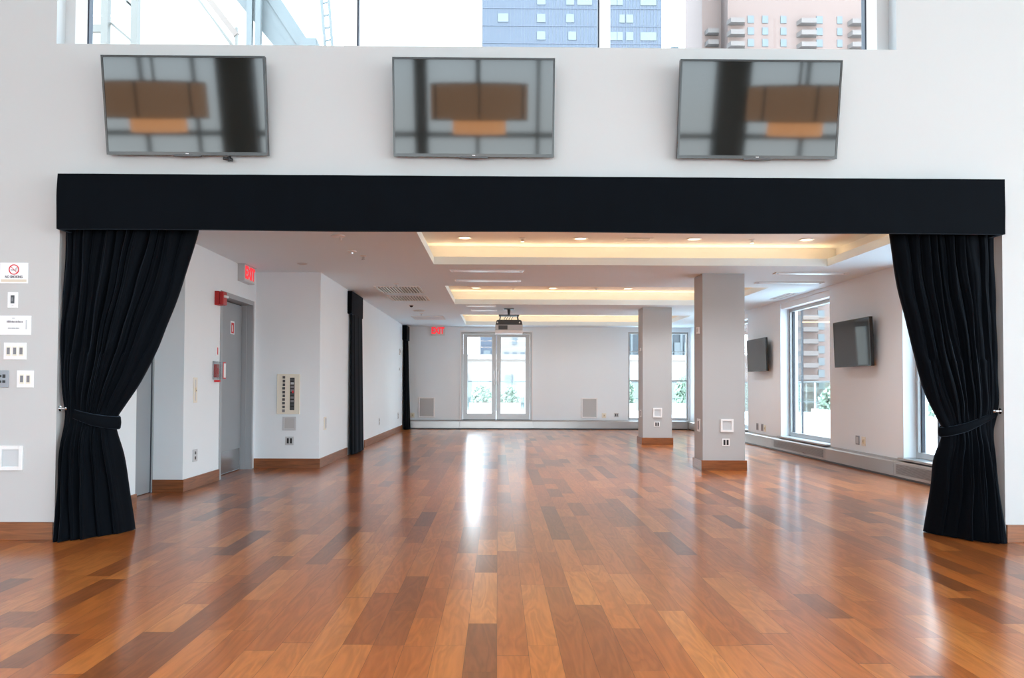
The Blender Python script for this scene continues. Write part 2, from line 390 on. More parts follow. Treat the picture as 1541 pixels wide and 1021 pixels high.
# ceiling with three stepped light coves
COVES = [(7.55, 10.43), (12.70, 15.55), (17.85, 20.92)]
CX0, CX1 = -0.85, 4.33
b = MB(); T = 0.10
y = D+0.25
for a, c in COVES:
    b.box(-4.3, XR, y, a, ZC, ZC+T); b.box(-4.3, CX0, a, c, ZC, ZC+T); b.box(CX1, XR, a, c, ZC, ZC+T); y = c
b.box(-4.3, XR, y, YB, ZC, ZC+T)
struct(b.build('ceiling', M['ceil']), 'pale ceiling with three glowing recessed coves', 'ceiling')
ZU = 3.03
for i, (a, c) in enumerate(COVES):
    s = 0.20
    b = MB(); x0, x1, y0, y1 = CX0-s, CX1+s, a-s, c+s; t = 0.03
    b.box(x0-t, x0, y0-t, y1+t, ZC+T, ZU); b.box(x1, x1+t, y0-t, y1+t, ZC+T, ZU)
    b.box(x0, x1, y0-t, y0, ZC+T, ZU); b.box(x0, x1, y1, y1+t, ZC+T, ZU); b.box(x0-t, x1+t, y0-t, y1+t, ZU, ZU+t)
    struct(b.build('trim_%d' % (i+1), M['cove']))
    # the warm strip lamps lying on the ledge round each cove
    for (lx, ly, sx, sy, dr) in (((x0+x1)/2, y1-0.12, x1-x0-0.3, 0.05, (0, -0.35, 1)), ((x0+x1)/2, y0+0.12, x1-x0-0.3, 0.05, (0, 0.35, 1)),
                             (x0+0.12, (y0+y1)/2, 0.05, y1-y0-0.3, (0.35, 0, 1)), (x1-0.12, (y0+y1)/2, 0.05, y1-y0-0.3, (-0.35, 0, 1))):
        l = bpy.data.lights.new('cove_strip', 'AREA'); l.shape = 'RECTANGLE'; l.size, l.size_y = sx, sy
        l.color = (1.0, 0.66, 0.36); l.energy = 1.35*max(sx, sy)
        o = bpy.data.objects.new('cove_strip', l); C.objects.link(o); o.location = (lx, ly, ZC+T+0.03)
        o.rotation_euler = Vector(dr).to_track_quat('-Z', 'Y').to_euler() if sx < sy else (PI+0.6*(1 if dr[1] < 0 else -1), 0, 0)
struct(MB().box(-4.6, 5.6, D+0.25, 21.83, 3.10, 3.32).build('roof', M['roofing']))

# baseboards
def skirt(name, segs, label=None, m=None):
    b = MB()
    for x0, x1, y0, y1 in segs: b.box(x0, x1, y0, y1, 0, 0.135, 0.003)
    return struct(b.build(name, m or M['basewood']), label, 'baseboard' if label else None)
e = 0.018
skirt('baseboard_front', [(-10, OL-0.004, D-e, D), (OR+0.004, 9.5, D-e, D)], 'brown wooden baseboard along the front wall')
skirt('baseboard_left', [(XL, XL+e, D+0.3, 7.58), (-3.76, XL+e, 8.71-e, 8.71), (XL, XL+e, 8.71, 9.81), (XL, XP+e, 11.25-e, 11.25), (XP, XP+e, 11.25, 13.28), (XP, XP+e, 15.0, 20.9)],
      'brown wooden baseboard along the left wall')

# ---- aluminium heater covers along the back and right walls
H = root_struct('baseboard_back', (0, YB, 0), 0, 'brushed aluminium heater cover along the back wall', 'heater cover')
prof = [(-0.085, 0.03), (-0.085, 0.205), (-0.075, 0.225), (0, 0.245), (0, 0.03)]
for x0, x1 in ((XP+0.14, DX0-0.003), (DX0+0.003, DX1-0.003), (DX1+0.003, XR-0.09)):
    MB().prism(prof, x0, x1, 'X').build('cover_panel', M['alu'], H)
MB().box(XP+0.14, XR-0.09, -0.06, 0, 0, 0.03).build('toe_kick', M['darkgrey'], H)
H = root_struct('baseboard_right', (XR, 0, 0), RR, 'brushed aluminium heater cover with grilles along the right wall', 'heater cover')
# local x = -world Y
segs = [(-6.4, -7.9, 0), (-7.9, -10.30, 1), (-10.30, -12.45, 0), (-12.45, -14.85, 1), (-14.85, -16.5, 0), (-16.5, -18.8, 1), (-18.8, -21.5, 0)]
for a, c, gr in segs:
    pb = [(-0.085, 0.03), (-0.085, 0.205), (-0.075, 0.225), (0, 0.245), (0, 0.03)]
    p = MB().prism(pb, c+0.003, a-0.003, 'X').build('cover_panel', M['alu'], H)
    if gr:
        q = MB(); q.box(c+0.08, a-0.08, -0.0875, -0.084, 0.06, 0.185); q.build('grille_back', M['shadowgap'], p)
        q = MB()
        for k in range(9): q.box(c+0.08, a-0.08, -0.096, -0.086, 0.064+k*0.0138, 0.070+k*0.0138)
        q.build('grille', M['alu'], p)
MB().box(-21.4, -6.3, -0.06, 0, 0, 0.03).build('toe_kick', M['darkgrey'], H)

# ------------------------------------------------------------------ windows
# high window over the opening
g = root_struct('window_1', (0, D+0.12, 3.76), 0, 'high window above the three screens', 'window')
b = MB(); x0, x1 = -3.37, 3.045
b.box(x0+0.075, x0+0.167, 0.0, 0.07, 0.0, 3.44); b.box(x1-0.172, x1-0.09, 0.0, 0.07, 0.0, 3.44)
b.box(-1.21, -1.11, 0, 0.07, 0, 3.44); b.box(0.78, 0.865, 0, 0.07, 0, 3.44); b.box(x0+0.167, x1-0.172, 0, 0.07, -0.005, 0.012); b.box(x0+0.167, x1-0.172, 0, 0.07, 3.38, 3.44)
b.build('window_frame', M['trimwhite'], g)
b = MB()
for x in (x0+0.173, -1.104, 0.775, x1-0.178): b.box(x-0.006, x+0.006, 0.005, 0.065, 0, 3.44)
b.build('gasket', M['gasket'], g)
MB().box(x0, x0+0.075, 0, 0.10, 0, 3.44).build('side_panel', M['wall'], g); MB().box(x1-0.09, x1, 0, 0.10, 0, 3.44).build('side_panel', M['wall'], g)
MB().box(x0+0.16, x1-0.17, 0.03, 0.036, 0.01, 3.4).build('pane', M['glass'], g)
# three tall windows on the right wall: local x = -world Y, local y grows out of the room
for i, (a, c) in enumerate(WR):
    wd = c-a
    g = root_struct('window_%d' % (i+2), (XR, a, 0), RR, ['tall window behind the right curtain', 'tall window between the two wall screens', 'tall window mostly hidden by the nearer column'][i], 'window')
    # local x from -wd (far) to 0 (near)
    MB().frame(-wd, 0, 0.27, 2.60, 0.055, 0.16, 0.24, wb=0.07).build('window_frame', M['aluframe'], g)
    b = MB(); b.box(-wd+0.055, -wd+0.07, 0.20, 0.245, 0.33, 2.55); b.build('gasket', M['gasket'], g)
    MB().box(-wd+0.055, -0.055, 0.20, 0.206, 0.33, 2.55).build('pane', M['glass'], g)
    MB().box(-wd, 0, 0.02, 0.20, 2.60, 2.70).build('shade_pocket', M['trimwhite'], g)
    MB().box(-wd, 0, -0.08, 0.17, 0.245, 0.27).build('window_sill', M['alu'], g)
    b = MB(); b.box(-wd+0.35, -wd+0.38, 0.245, 0.275, 0.33, 2.55); b.build('mullion', M['gasket'], g)
# back window in the right corner
g = root_struct('window_5', (0, YB, 0), 0, 'tall window in the back right corner behind the columns', 'window')
b = MB(); b.frame(WX0, WX1, 0.26, 2.64, 0.05, 0.06, 0.14); b.box(WX0+0.05, WX1-0.05, 0.07, 0.13, 1.30, 1.34); b.box(WX0+0.05, WX1-0.05, 0.07, 0.13, 2.10, 2.115); b.build('window_frame', M['aluframe'], g)
MB().box(WX0+0.05, WX1-0.05, 0.10, 0.106, 0.31, 2.59).build('pane', M['glass'], g)

# ------------------------------------------------------------------ doors
g = root_struct('door_1', (0, YB, 0), 0, 'glazed double door in the back wall', 'door')
b = MB(); zb, zt = 0.245, 2.66
b.box(DX0, DX0+0.035, -0.02, 0.12, zb, zt); b.box(DX1-0.035, DX1, -0.02, 0.12, zb, zt); b.box(DX0+0.035, DX1-0.035, -0.02, 0.12, zt-0.04, zt)
b.build('casing', M['trimwhite'], g)
b = MB(); b.box(DX0+0.035, DX0+0.085, 0.03, 0.14, zb, zt-0.04); b.box(DX1-0.085, DX1-0.035, 0.03, 0.14, zb, zt-0.04); b.box(DX0+0.085, DX1-0.085, 0.03, 0.14, zt-0.095, zt-0.04)
b.build('door_frame', M['aluframe'], g)
mid = -0.045
for a, c, hx in ((DX0+0.09, mid-0.006, -0.085), (mid+0.006, DX1-0.09, -0.0)):
    b = MB(); b.frame(a, c, zb+0.012, zt-0.10, 0.115, 0.05, 0.10, wb=0.16, wt=0.075); lf = b.build('door_leaf', M['aluframe'], g)
    MB().box(a+0.11, c-0.11, 0.07, 0.076, zb+0.16, zt-0.17).build('pane', M['glass'], lf)
    x = (c-0.045) if a < -0.5 else (a+0.045)
    q = MB(); q.cyl((x, 0.0, 1.20), (x, 0.0, 1.58), 0.011); q.cyl((x, 0.0, 1.23), (x, 0.06, 1.23), 0.008); q.cyl((x, 0.0, 1.55), (x, 0.06, 1.55), 0.008)
    q.build('pull_handle', M['white'], lf, True)
MB().box(DX0+0.085, DX1-0.085, 0.02, 0.13, zb, zb+0.012).build('threshold', M['gasket'], g)
# steel door on the left wall, local x = world Y
g = root_struct('door_2', (XL, 9.82, 0), RL, 'grey steel door on the left wall under the exit sign', 'door')
b = MB(); W_ = 1.32
b.box(0, 0.06, -0.012, 0.19, 0, 2.33); b.box(W_-0.06, W_, -0.012, 0.19, 0, 2.33); b.box(0.06, W_-0.06, -0.012, 0.19, 2.27, 2.33)
b.box(0.06, 0.075, 0.07, 0.19, 0, 2.27); b.box(W_-0.075, W_-0.06, 0.07, 0.19, 0, 2.27)
b.build('door_frame', M['steelframe'], g)
lf = MB().box(0.078, W_-0.09, 0.13, 0.175, 0.008, 2.255).build('door_leaf', M['steel'], g)
MB().box(W_-0.09, W_-0.075, 0.15, 0.18, 0.0, 2.27).build('door_gap', M['gasket'], g)
MB().box(0.12, W_-0.13, 0.126, 0.131, 0.02, 0.30).build('kick_plate', M['kick'], lf)
# grey metal door set back in the alcove
g = root_struct('door_3', (-3.86, 7.58, 0), RL, 'grey metal door in the alcove behind the left curtain', 'door')
b = MB(); b.box(0, 0.07, -0.12, 0.0, 0, 2.4); b.box(1.10, 1.13, -0.12, 0, 0, 2.4); b.box(0.07, 1.10, -0.12, 0, 2.33, 2.4); b.build('door_frame', M['steelframe'], g)
MB().box(0.07, 1.085, -0.105, -0.05, 0.006, 2.33).build('door_leaf', M['steel'], g)
MB().box(1.085, 1.10, -0.11, -0.05, 0.0, 2.33).build('door_gap', M['gasket'], g)

# ------------------------------------------------------------------ columns
def column(x0, x1, y0, y1, label):
    t = thing('column', label, 'column', ((x0+x1)/2, (y0+y1)/2, 0), 0)
    hx, hy = (x1-x0)/2, (y1-y0)/2
    MB().box(-hx, hx, -hy, hy, 0, ZC, 0.004).build('shaft', M['colpaint'], t)
    k = 0.022; b = MB()
    for q in ((-hx-k, hx+k, -hy-k, -hy), (-hx-k, hx+k, hy, hy+k), (-hx-k, -hx, -hy, hy), (hx, hx+k, -hy, hy)): b.box(*q, 0, 0.14, 0.003)
    b.build('wooden_base', M['basewood'], t)
    return t
column(2.865, 3.46, 11.15, 11.62, 'nearer and wider of the two square pale grey columns')
column(2.905, 3.49, 15.98, 16.50, 'farther square pale grey column, left of the nearer one')

# ------------------------------------------------------------------ velvet: valance and curtains
b = MB(); nx = 140; nz = 10; front = {}
for i in range(nx+1):
    for k in range(nz+1):
        x = -3.255+7.02*i/nx; zz = k/nz; z = 2.312+0.41*zz; bul = math.sin(PI*zz)
        y = 5.868-0.006*bul*(1+0.5*math.sin(x*3.1)+0.4*math.sin(x*7.7+zz*2))-0.0015*math.sin(x*11+zz*9)
        front[i, k] = (x, y, z+0.003*math.sin(x*2.3+1)*(1-zz))
bmv = {}
def vv(key, co):
    if key not in bmv: bmv[key] = b.bm.verts.new(co)
    return bmv[key]
for i in range(nx+1):
    for k in range(nz+1):
        x, y, z = front[i, k]; vv(('f', i, k), (x, y, z)); vv(('b', i, k), (x, 5.905, z))
for i in range(nx):
    for k in range(nz):
        b.bm.faces.new([bmv['f', i+p, k+q] for p, q in ((0, 0), (1, 0), (1, 1), (0, 1))]); b.bm.faces.new([bmv['b', i+p, k+q] for p, q in ((0, 1), (1, 1), (1, 0), (0, 0))])
for i in range(nx):
    for k in (0, nz): b.bm.faces.new((bmv['f', i, k], bmv['b', i, k], bmv['b', i+1, k], bmv['f', i+1, k]))
for k in range(nz):
    for i in (0, nx): b.bm.faces.new((bmv['f', i, k], bmv['f', i, k+1], bmv['b', i, k+1], bmv['b', i, k]))
b.box(-3.255, -3.225, 5.905, D, 2.312, 2.722); b.box(3.735, 3.765, 5.905, D, 2.312, 2.722); b.box(-3.225, 3.735, 5.905, D, 2.695, 2.722)
tag(b.build('valance', M['velvet'], None, True), 'long black velvet valance box above the whole opening', 'valance')

def interp(poly, z):
    poly = sorted(poly, key=lambda p: p[1])
    if z <= poly[0][1]: return poly[0][0]
    if z >= poly[-1][1]: return poly[-1][0]
    n = len(poly)
    for i in range(n-1):
        if poly[i][1] <= z <= poly[i+1][1]:
            (x1, z1), (x2, z2) = poly[i], poly[i+1]
            t = (z-z1)/(z2-z1)
            def sl(j):
                if j <= 0 or j >= n-1: return (poly[min(j+1, n-1)][0]-poly[max(j-1, 0)][0])/max(1e-6, poly[min(j+1, n-1)][1]-poly[max(j-1, 0)][1])
                return (poly[j+1][0]-poly[j-1][0])/(poly[j+1][1]-poly[j-1][1])
            m1, m2 = sl(i)*(z2-z1), sl(i+1)*(z2-z1)
            if abs(z2-z1) < 0.06: return x1+(x2-x1)*t
            return (2*t**3-3*t*t+1)*x1+(t**3-2*t*t+t)*m1+(-2*t**3+3*t*t)*x2+(t**3-t*t)*m2
def drape(name, outer, inner, ztop, ztie, hem, ymid, parent, seed, npl, depth=0.14, nrow=110, ncol=300):
    """a full drape of pleated cloth: front and back sheets closed at the sides.
    outer/inner: edges as (x, z); hem(u) gives the height of the hem, u = 0 at the outer edge; ymid(u, z) the depth of the cloth"""
    R = random.Random(seed)
    npl2 = 6
    # irregular pleat positions
    def warp(n):
        ws = [R.uniform(0.5, 1.5) for _ in range(n)]; t = sum(ws); acc = [0]
        for q in ws: acc.append(acc[-1]+q/t)
        return acc, [R.uniform(0.45, 1.25) for _ in range(n)]
    W1, A1 = warp(npl); W2, A2 = warp(npl2); W3, A3 = warp(npl*2+3)
    def pleat(u, W, A):
        for k in range(len(A)):
            if W[k] <= u <= W[k+1]+1e-9:
                f = (u-W[k])/(W[k+1]-W[k]); return A[k]*max(0.0, math.sin(PI*min(1, max(0, f))))**0.75
        return 0
    bm = bmesh.new(); grid = {}
    for side in (0, 1):
        for i in range(nrow+1):
            v = i/nrow
            for j in range(ncol+1):
                u = j/ncol
                zh = hem(u); z = ztop+(zh-ztop)*v
                xa, xb = interp(outer, z), interp(inner, z)
                x = xa+(xb-xa)*u
                d = abs(z-ztie)
                up = z > ztie
                near = math.exp(-(d/0.16)**2)
                am = (0.085 if up else 0.11)*(1-0.72*near)
                w2 = 0.0 if up and d > 0.5 else (0.35 if up else min(1, 0.35+d*1.2))
                us = u + 0.012*math.sin(z*3.7+u*9+seed) + 0.006*math.sin(z*8+u*17)
                us = min(1, max(0, us))
                p = (1-w2)*pleat(us, W1, A1)+w2*1.25*pleat(us, W2, A2)+0.10*pleat(us, W3, A3)
                cr_ = 0.006*math.sin(z*21+us*13+seed*1.3)*near + 0.004*math.sin(z*14-us*31)
                rim = max(0.0, math.sin(PI*min(1, max(0, u))))**0.5
                half = depth/2*(0.35+0.65*rim)*(1-0.25*near)
                if side == 0: y = ymid(u, z)-half*0.6-am*p*rim-cr_
                else: y = ymid(u, z)+half+am*0.6*pleat(min(1, max(0, 1-us)), W2, A2)*rim
                if j in (0, ncol): y = ymid(u, z)
                xx = x + 0.010*math.sin(p*4+z*2)*rim*(xb-xa)/abs(xb-xa)
                if side == 1 and j in (0, ncol): grid[side, i, j] = grid[0, i, j]; continue
                grid[side, i, j] = bm.verts.new((xx, y, z))
    for side in (0, 1):
        for i in range(nrow):
            for j in range(ncol):
                q = [grid[side, i, j], grid[side, i, j+1], grid[side, i+1, j+1], grid[side, i+1, j]]
                q = list(dict.fromkeys(q))
                if len(q) >= 3:
                    try: bm.faces.new(q if side == 0 else q[::-1])
                    except ValueError: pass
    for i in (0, nrow):
        ring = [grid[0, i, j] for j in range(ncol+1)]+[grid[1, i, j] for j in range(ncol-1, 0, -1)]
        try: bm.faces.new(ring)
        except ValueError: pass
    bmesh.ops.recalc_face_normals(bm, faces=bm.faces)
    me = bpy.data.meshes.new(name); bm.to_mesh(me); bm.free(); me.materials.append(M['velvet'])
    for p in me.polygons: p.use_smooth = True
    o = bpy.data.objects.new(name, me); C.objects.link(o)
    if parent: o.parent = parent
    return o
def band(name, path, ry, m, parent, hw):
    """the tie band: an oval sleeve round the bunched cloth; path = (x, z, half height) from the hook to the open edge"""
    bm = bmesh.new(); n = len(path); ring = []
    (xa, za, _), (xb, zb, _) = path[0], path[-1]
    pts = []
    K = 60
    for k in range(K):
        a = 2*PI*k/K
        s = 0.5-0.5*math.cos(a)                       # 0 at the hook, 1 at the open edge
        x = xa+(xb-xa)*s; z = None
        for i in range(n-1):
            t0, t1 = (path[i][0]-xa)/(xb-xa), (path[i+1][0]-xa)/(xb-xa)
            if t0-1e-9 <= s <= t1+1e-9:
                f = (s-t0)/(t1-t0); z = path[i][1]+(path[i+1][1]-path[i][1])*f; h = path[i][2]+(path[i+1][2]-path[i][2])*f
        y = hw(s)-math.sin(a)*ry*(0.5+0.5*s)
        pts.append((x, y, z, h))
    prof = [(-1, 0), (-0.8, 0.007), (0, 0.011), (0.8, 0.007), (1, 0)]
    rings = []
    for k, (x, y, z, h) in enumerate(pts):
        a = 2*PI*k/K; nx, ny = math.cos(a)*(-1 if xb > xa else 1), -math.sin(a)
        rings.append([bm.verts.new((x+nx*d_, y+ny*d_, z+h*e_)) for e_, d_ in prof] + [bm.verts.new((x, y, z))])
    for k in range(K):
        A, B = rings[k], rings[(k+1) % K]; m_ = len(A)
        for i in range(m_): bm.faces.new((A[i], A[(i+1) % m_], B[(i+1) % m_], B[i]))
    bmesh.ops.recalc_face_normals(bm, faces=bm.faces)
    me = bpy.data.meshes.new(name); bm.to_mesh(me); bm.free(); me.materials.append(m)
    for p in me.polygons: p.use_smooth = True
    o = bpy.data.objects.new(name, me); C.objects.link(o); o.parent = parent; return o
def P(u, v, Y):             # a point read off the photograph, at depth Y on the curtain plane
    cy, sy = math.cos(YAW), math.sin(YAW)
    f = Vector((sy*math.cos(PITCH), cy*math.cos(PITCH), math.sin(PITCH))); r = Vector((cy, -sy, 0)); up = r.cross(f)
    cr, sr = math.cos(ROLL), math.sin(ROLL); r2 = cr*r+sr*up; u2 = -sr*r+cr*up
    d = f + r2*(u-770.5+11.96)/1200 - u2*(v-510.5-40.06)/1200
    t = Y/d.y; return (d.x*t, 1.17+d.z*t)
YC = 6.09
lc = thing('curtain', 'left black velvet curtain gathered by a tie band near the switches', 'curtain', (0, 0, 0), 0)
outerL = [P(u, v, YC) for u, v in ((101, 325), (101, 345), (98, 418), (93.5, 500), (94, 565), (99, 617), (98, 632))]+[P(u, v, y) for u, v, y in ((92, 680, 6.06), (88, 743, 6.02), (84, 800, 5.99), (82, 818, 5.98))]
innerL = [P(u, v, YC+0.05) for u, v in ((302, 325), (297, 352), (282, 401), (266, 450), (250, 489), (235, 527), (211, 574), (186, 612), (176, 628), (173, 645))]+[P(u, v, y) for u, v, y in ((183, 687, 6.20), (193, 740, 6.32), (199, 785, 6.40), (200, 800, 6.42))]
def hemL(u): return 0.005
drape('drape', outerL, innerL, 2.43, P(130, 632, YC)[1], hemL, lambda u, z: YC+0.05*u+(0.30*u-0.11*(1-u))*max(0, 1-z/0.85), lc, 3, 12)
band('tie_band', [(*P(96, 619, 6.07), 0.022), (*P(110, 623, 6.06), 0.036), (*P(140, 632, 6.06), 0.046), (*P(176, 637, 6.13), 0.050)], 0.125, M['velvet'], lc, lambda s: YC+0.02+0.05*s)
rc = thing('curtain', 'right black velvet curtain gathered by a tie band, in front of the windows', 'curtain', (0, 0, 0), 0)
outerR = [P(u, v, YC) for u, v in ((1492, 330), (1493, 355), (1496, 428), (1499, 516), (1501, 604), (1499, 625), (1494, 647))]+[P(u, v, y) for u, v, y in ((1497, 703, 6.06), (1505, 753, 6.02), (1512, 805, 5.99), (1514, 820, 5.98))]
innerR = [P(u, v, YC+0.05) for u, v in ((1338, 330), (1341, 358), (1351, 428), (1363, 475), (1376, 528), (1393, 590), (1413, 633), (1420, 646), (1421, 660))]+[P(u, v, y) for u, v, y in ((1410, 692, 6.20), (1403, 729, 6.30), (1399, 758, 6.35), (1395, 795, 6.40), (1394, 812, 6.42))]
def hemR(u): return 0.005
drape('drape', outerR, innerR, 2.43, P(1450, 640, YC)[1], hemR, lambda u, z: YC+0.05*u+(0.30*u-0.11*(1-u))*max(0, 1-z/0.85), rc, 11, 10)
band('tie_band', [(*P(1504, 623, 6.07), 0.018), (*P(1485, 630, 6.06), 0.028), (*P(1455, 643, 6.06), 0.036), (*P(1419, 651, 6.13), 0.038)], 0.12, M['velvet'], rc, lambda s: YC+0.02+0.05*s)
def hook(x, y, z, s, label):
    t = thing('tieback_hook', label, 'hook', (x, y, z), 0)
    b = MB(); b.cyl((0, 0, 0), (s*0.05, 0, 0), 0.010); b.lathe([(0.0, -0.014), (0.012, -0.010), (0.016, 0), (0.012, 0.010), (0, 0.014)], 16, (s*0.052, 0, 0)); b.build('post', M['chrome'], t, True)
    MB().cyl((0, 0, 0), (s*0.006, 0, 0), 0.022).build('plate', M['chrome'], t)
hook(OL, YC-0.02, P(96, 615, YC)[1], 1, 'small chrome hook holding the tie band of the left curtain')
hook(OR, YC-0.02, P(1505, 619, YC)[1], -1, 'small chrome hook holding the tie band of the right curtain')

# two narrow curtains on the left wall, each under its own box valance
def wall_curtain(y0, y1, zv, zt, prot, c0, c1, seed, lv, lcur):
    o = MB().box(XP, XP+prot, y0, y1, zv, zt, 0.008).build('wall_valance', M['velvet']); tag(o, lv, 'valance', None)
    R = random.Random(seed); bm = bmesh.new(); n, rows = 90, 30
    ring = []
    for i in range(rows+1):
        v = i/rows; z = zv+0.02+(0.01-zv-0.02)*v; rr = []
        for j in range(n):
            a = 2*PI*j/n
            cy_ = (c0+c1)/2+0.05*v; ry = (c1-c0)/2*(0.92+0.12*v); rx = prot*0.46*(0.85+0.5*v)
            k = 1+0.16*math.sin(a*9+seed+0.4*math.sin(v*5))+0.08*math.sin(a*17+v*2)
            rr.append(bm.verts.new((XP+0.012+rx*1.18+rx*k*math.cos(a), cy_+ry*(0.92+0.08*k)*math.sin(a), z)))
        ring.append(rr)
    for a_, b_ in zip(ring, ring[1:]):
        for j in range(n): bm.faces.new((a_[j], a_[(j+1) % n], b_[(j+1) % n], b_[j]))
    bm.faces.new(ring[0]); bm.faces.new(ring[-1][::-1]); bmesh.ops.recalc_face_normals(bm, faces=bm.faces)
    me = bpy.data.meshes.new('wall_curtain'); bm.to_mesh(me); bm.free(); me.materials.append(M['velvet'])
    for p in me.polygons: p.use_smooth = True
    o = bpy.data.objects.new('wall_curtain', me); C.objects.link(o); tag(o, lcur, 'curtain')
wall_curtain(13.25, 14.35, 2.36, 2.74, 0.075, 13.32, 14.45, 1, 'short black valance box on the left wall, nearer of the two there', 'narrow black curtain hanging on the left wall past the ivory panel')
wall_curtain(20.85, 21.5, 2.36, 2.74, 0.12, 20.9, 21.42, 2, 'short black valance box in the far left corner', 'narrow black curtain hanging in the far left corner by the exit sign')

# ------------------------------------------------------------------ screens
def screen(label, loc, rz, w, h, tilt, mscr, bracket=0.06, chin=True, yaw=0.0):
    t = thing('television', label, 'television', loc, rz)
    R = Matrix.Translation((0, -bracket-0.03, 0)) @ Matrix.Rotation(yaw, 4, 'Z') @ Matrix.Rotation(tilt, 4, 'X')
    def mb():
        q = MB(); q.M = R; return q
    mb().box(-w/2, w/2, -0.012, 0.03, -h/2, h/2, 0.003).build('casing', M['bezel'], t)
    e2 = 0.014
    mb().frame(-w/2, w/2, -h/2, h/2, e2, -0.018, -0.010, wb=e2*1.6).build('bezel', M['bezel'], t)
    mb().box(-w/2+e2, w/2-e2, -0.0145, -0.012, -h/2+e2*1.6, h/2-e2).build('screen_glass', mscr, t)
    b = mb(); b.box(-w*0.32, w*0.32, 0.03, 0.055, -h*0.3, h*0.25, 0.008); b.build('back_housing', M['black'], t)
    q = MB(); q.box(-0.22, 0.22, -0.012, 0, -0.16, 0.16); q.box(-0.16, -0.12, -bracket-0.02, -0.01, -0.12, 0.12); q.box(0.12, 0.16, -bracket-0.02, -0.01, -0.12, 0.12)
    q.build('wall_bracket', M['darkgrey'], t)
    if chin:
        mb().box(-0.105, 0.105, -0.022, 0.0, -h/2-0.010, -h/2+0.004, 0.002).build('sensor_bar', M['darkgrey'], t)
        mb().box(-0.012, 0.012, -0.0195, -0.018, -h/2+0.007, -h/2+0.014).build('maker_badge', M['palegrey'], t)
    return t
TZ = 3.245
TW, TH = 1.205, 0.715
tl = screen('leftmost of the three large tilted screens above the valance', (-2.335, D, TZ), 0, TW, TH, math.radians(9.5), M['screen'], 0.09)
q = MB(); q.cyl((0.26, -0.05, -0.37), (0.33, -0.05, -0.385), 0.012); q.cyl((0.30, -0.05, -0.36), (0.31, -0.05, -0.39), 0.016); q.build('cable_end', M['black'], tl)
screen('middle one of the three large tilted screens above the valance', (-0.19, D, TZ), 0, TW, TH, math.radians(9.5), M['screen'], 0.09)
screen('rightmost of the three large tilted screens above the valance', (1.945, D, TZ), 0, TW, TH, math.radians(9.5), M['screen'], 0.09)
screen('wall screen on the right wall, nearer to the right curtain', (XR, 11.39, 1.80), RR, 1.17, 0.675, math.radians(2), M['screen2'], 0.09, False)
screen('wall screen on the right wall, behind the nearer column', (XR, 15.60, 1.79), RR, 1.12, 0.64, math.radians(2), M['screen2'], 0.09, False)

# ------------------------------------------------------------------ drum pendants of the tall room (seen in the screens)
def pendant(x, y, z, label):
    t = thing('pendant_lamp', label, 'lamp', (x, y, z), 0, 'drum pendants reflected in the screens')
    b = MB(); b.lathe([(0.73, 0.0), (0.73, 0.52), (0.725, 0.52), (0.725, 0.0)], 48); b.build('outer_shade', M['shade'], t, True)
    b = MB(); b.lathe([(0.40, -0.20), (0.40, 0.0), (0.0, 0.0), (0.0, -0.195), (0.40, -0.20)], 40); b.build('inner_shade', M['shadelit'], t, True)
    b = MB()
    for k in range(6):
        a = 2*PI*k/6+0.5; b.box(0.735*math.cos(a)-0.012, 0.735*math.cos(a)+0.012, 0.735*math.sin(a)-0.012, 0.735*math.sin(a)+0.012, 0, 0.52)
    for zz in (0.0, 0.505): b.lathe([(0.738, zz), (0.738, zz+0.015), (0.72, zz+0.015), (0.72, zz)], 48)
    b.build('shade_ribs', M['darkgrey'], t)
    MB().cyl((0, 0, 0.25), (0, 0, 7.2-z), 0.02).build('rod', M['darkgrey'], t)
for k, x in enumerate((-5.15, -0.30, 4.5)):
    pendant(x, -0.5, 3.10, ['drum pendant reflected in the leftmost large screen', 'drum pendant reflected in the middle large screen', 'drum pendant reflected in the rightmost large screen'][k])

# ------------------------------------------------------------------ ceiling fittings
def downlight(loc, label, grp='recessed downlights in the coves'):
    t = thing('downlight', label, 'downlight', loc, 0, grp)
    b = MB(); b.lathe([(0.070, 0.0), (0.092, -0.002), (0.094, -0.008), (0.074, -0.010), (0.070, 0.0)], 28); b.build('trim_ring', M['white'], t, True)
    MB().lathe([(0.0, -0.003), (0.070, -0.003), (0.070, 0.0), (0, 0)], 24).build('lens', M['lamp'], t)
    return t
names = ['first', 'second', 'third', 'fourth']
d0 = None
lx = [-0.425, 1.03, 2.46, 3.88]
for ci, (yy, cn) in enumerate(((9.98, 'nearest'), (15.1, 'middle'), (20.45, 'added row of the farthest'))):
    for k, x in enumerate(lx):
        lab = '%s lit downlight from the left in the %s ceiling cove' % (names[k], cn)
        if d0 is None: d0 = downlight((x, yy, ZU), lab)
        else: dup(d0, (x, yy, ZU), lab)
        l = bpy.data.lights.new('downlight_lamp', 'SPOT'); l.energy = 90 if ci < 2 else 25; l.color = (0.97, 0.97, 1.0); l.spot_size = 2.2; l.spot_blend = 1.0; l.shadow_soft_size = 0.06  # the farthest row is unseen, added to brighten the back wall
        o = bpy.data.objects.new('downlight_lamp', l); C.objects.link(o); o.location = (x, yy, ZU-0.02)
def sprinkler(loc, label, grp):
    t = thing('sprinkler', label, 'sprinkler', loc, 0, grp)
    MB().lathe([(0.04, 0), (0.045, -0.004), (0.03, -0.012), (0.012, -0.014)], 20).build('escutcheon', M['white'], t, True)
    b = MB(); b.cyl((0, 0, -0.012), (0, 0, -0.045), 0.010); b.cyl((0, 0, -0.045), (0, 0, -0.049), 0.022); b.bar((-0.016, 0, -0.014), (-0.012, 0, -0.046), 0.004, 0.004); b.bar((0.016, 0, -0.014), (0.012, 0, -0.046), 0.004, 0.004)
    b.build('head', M['chrome'], t, True)
    return t
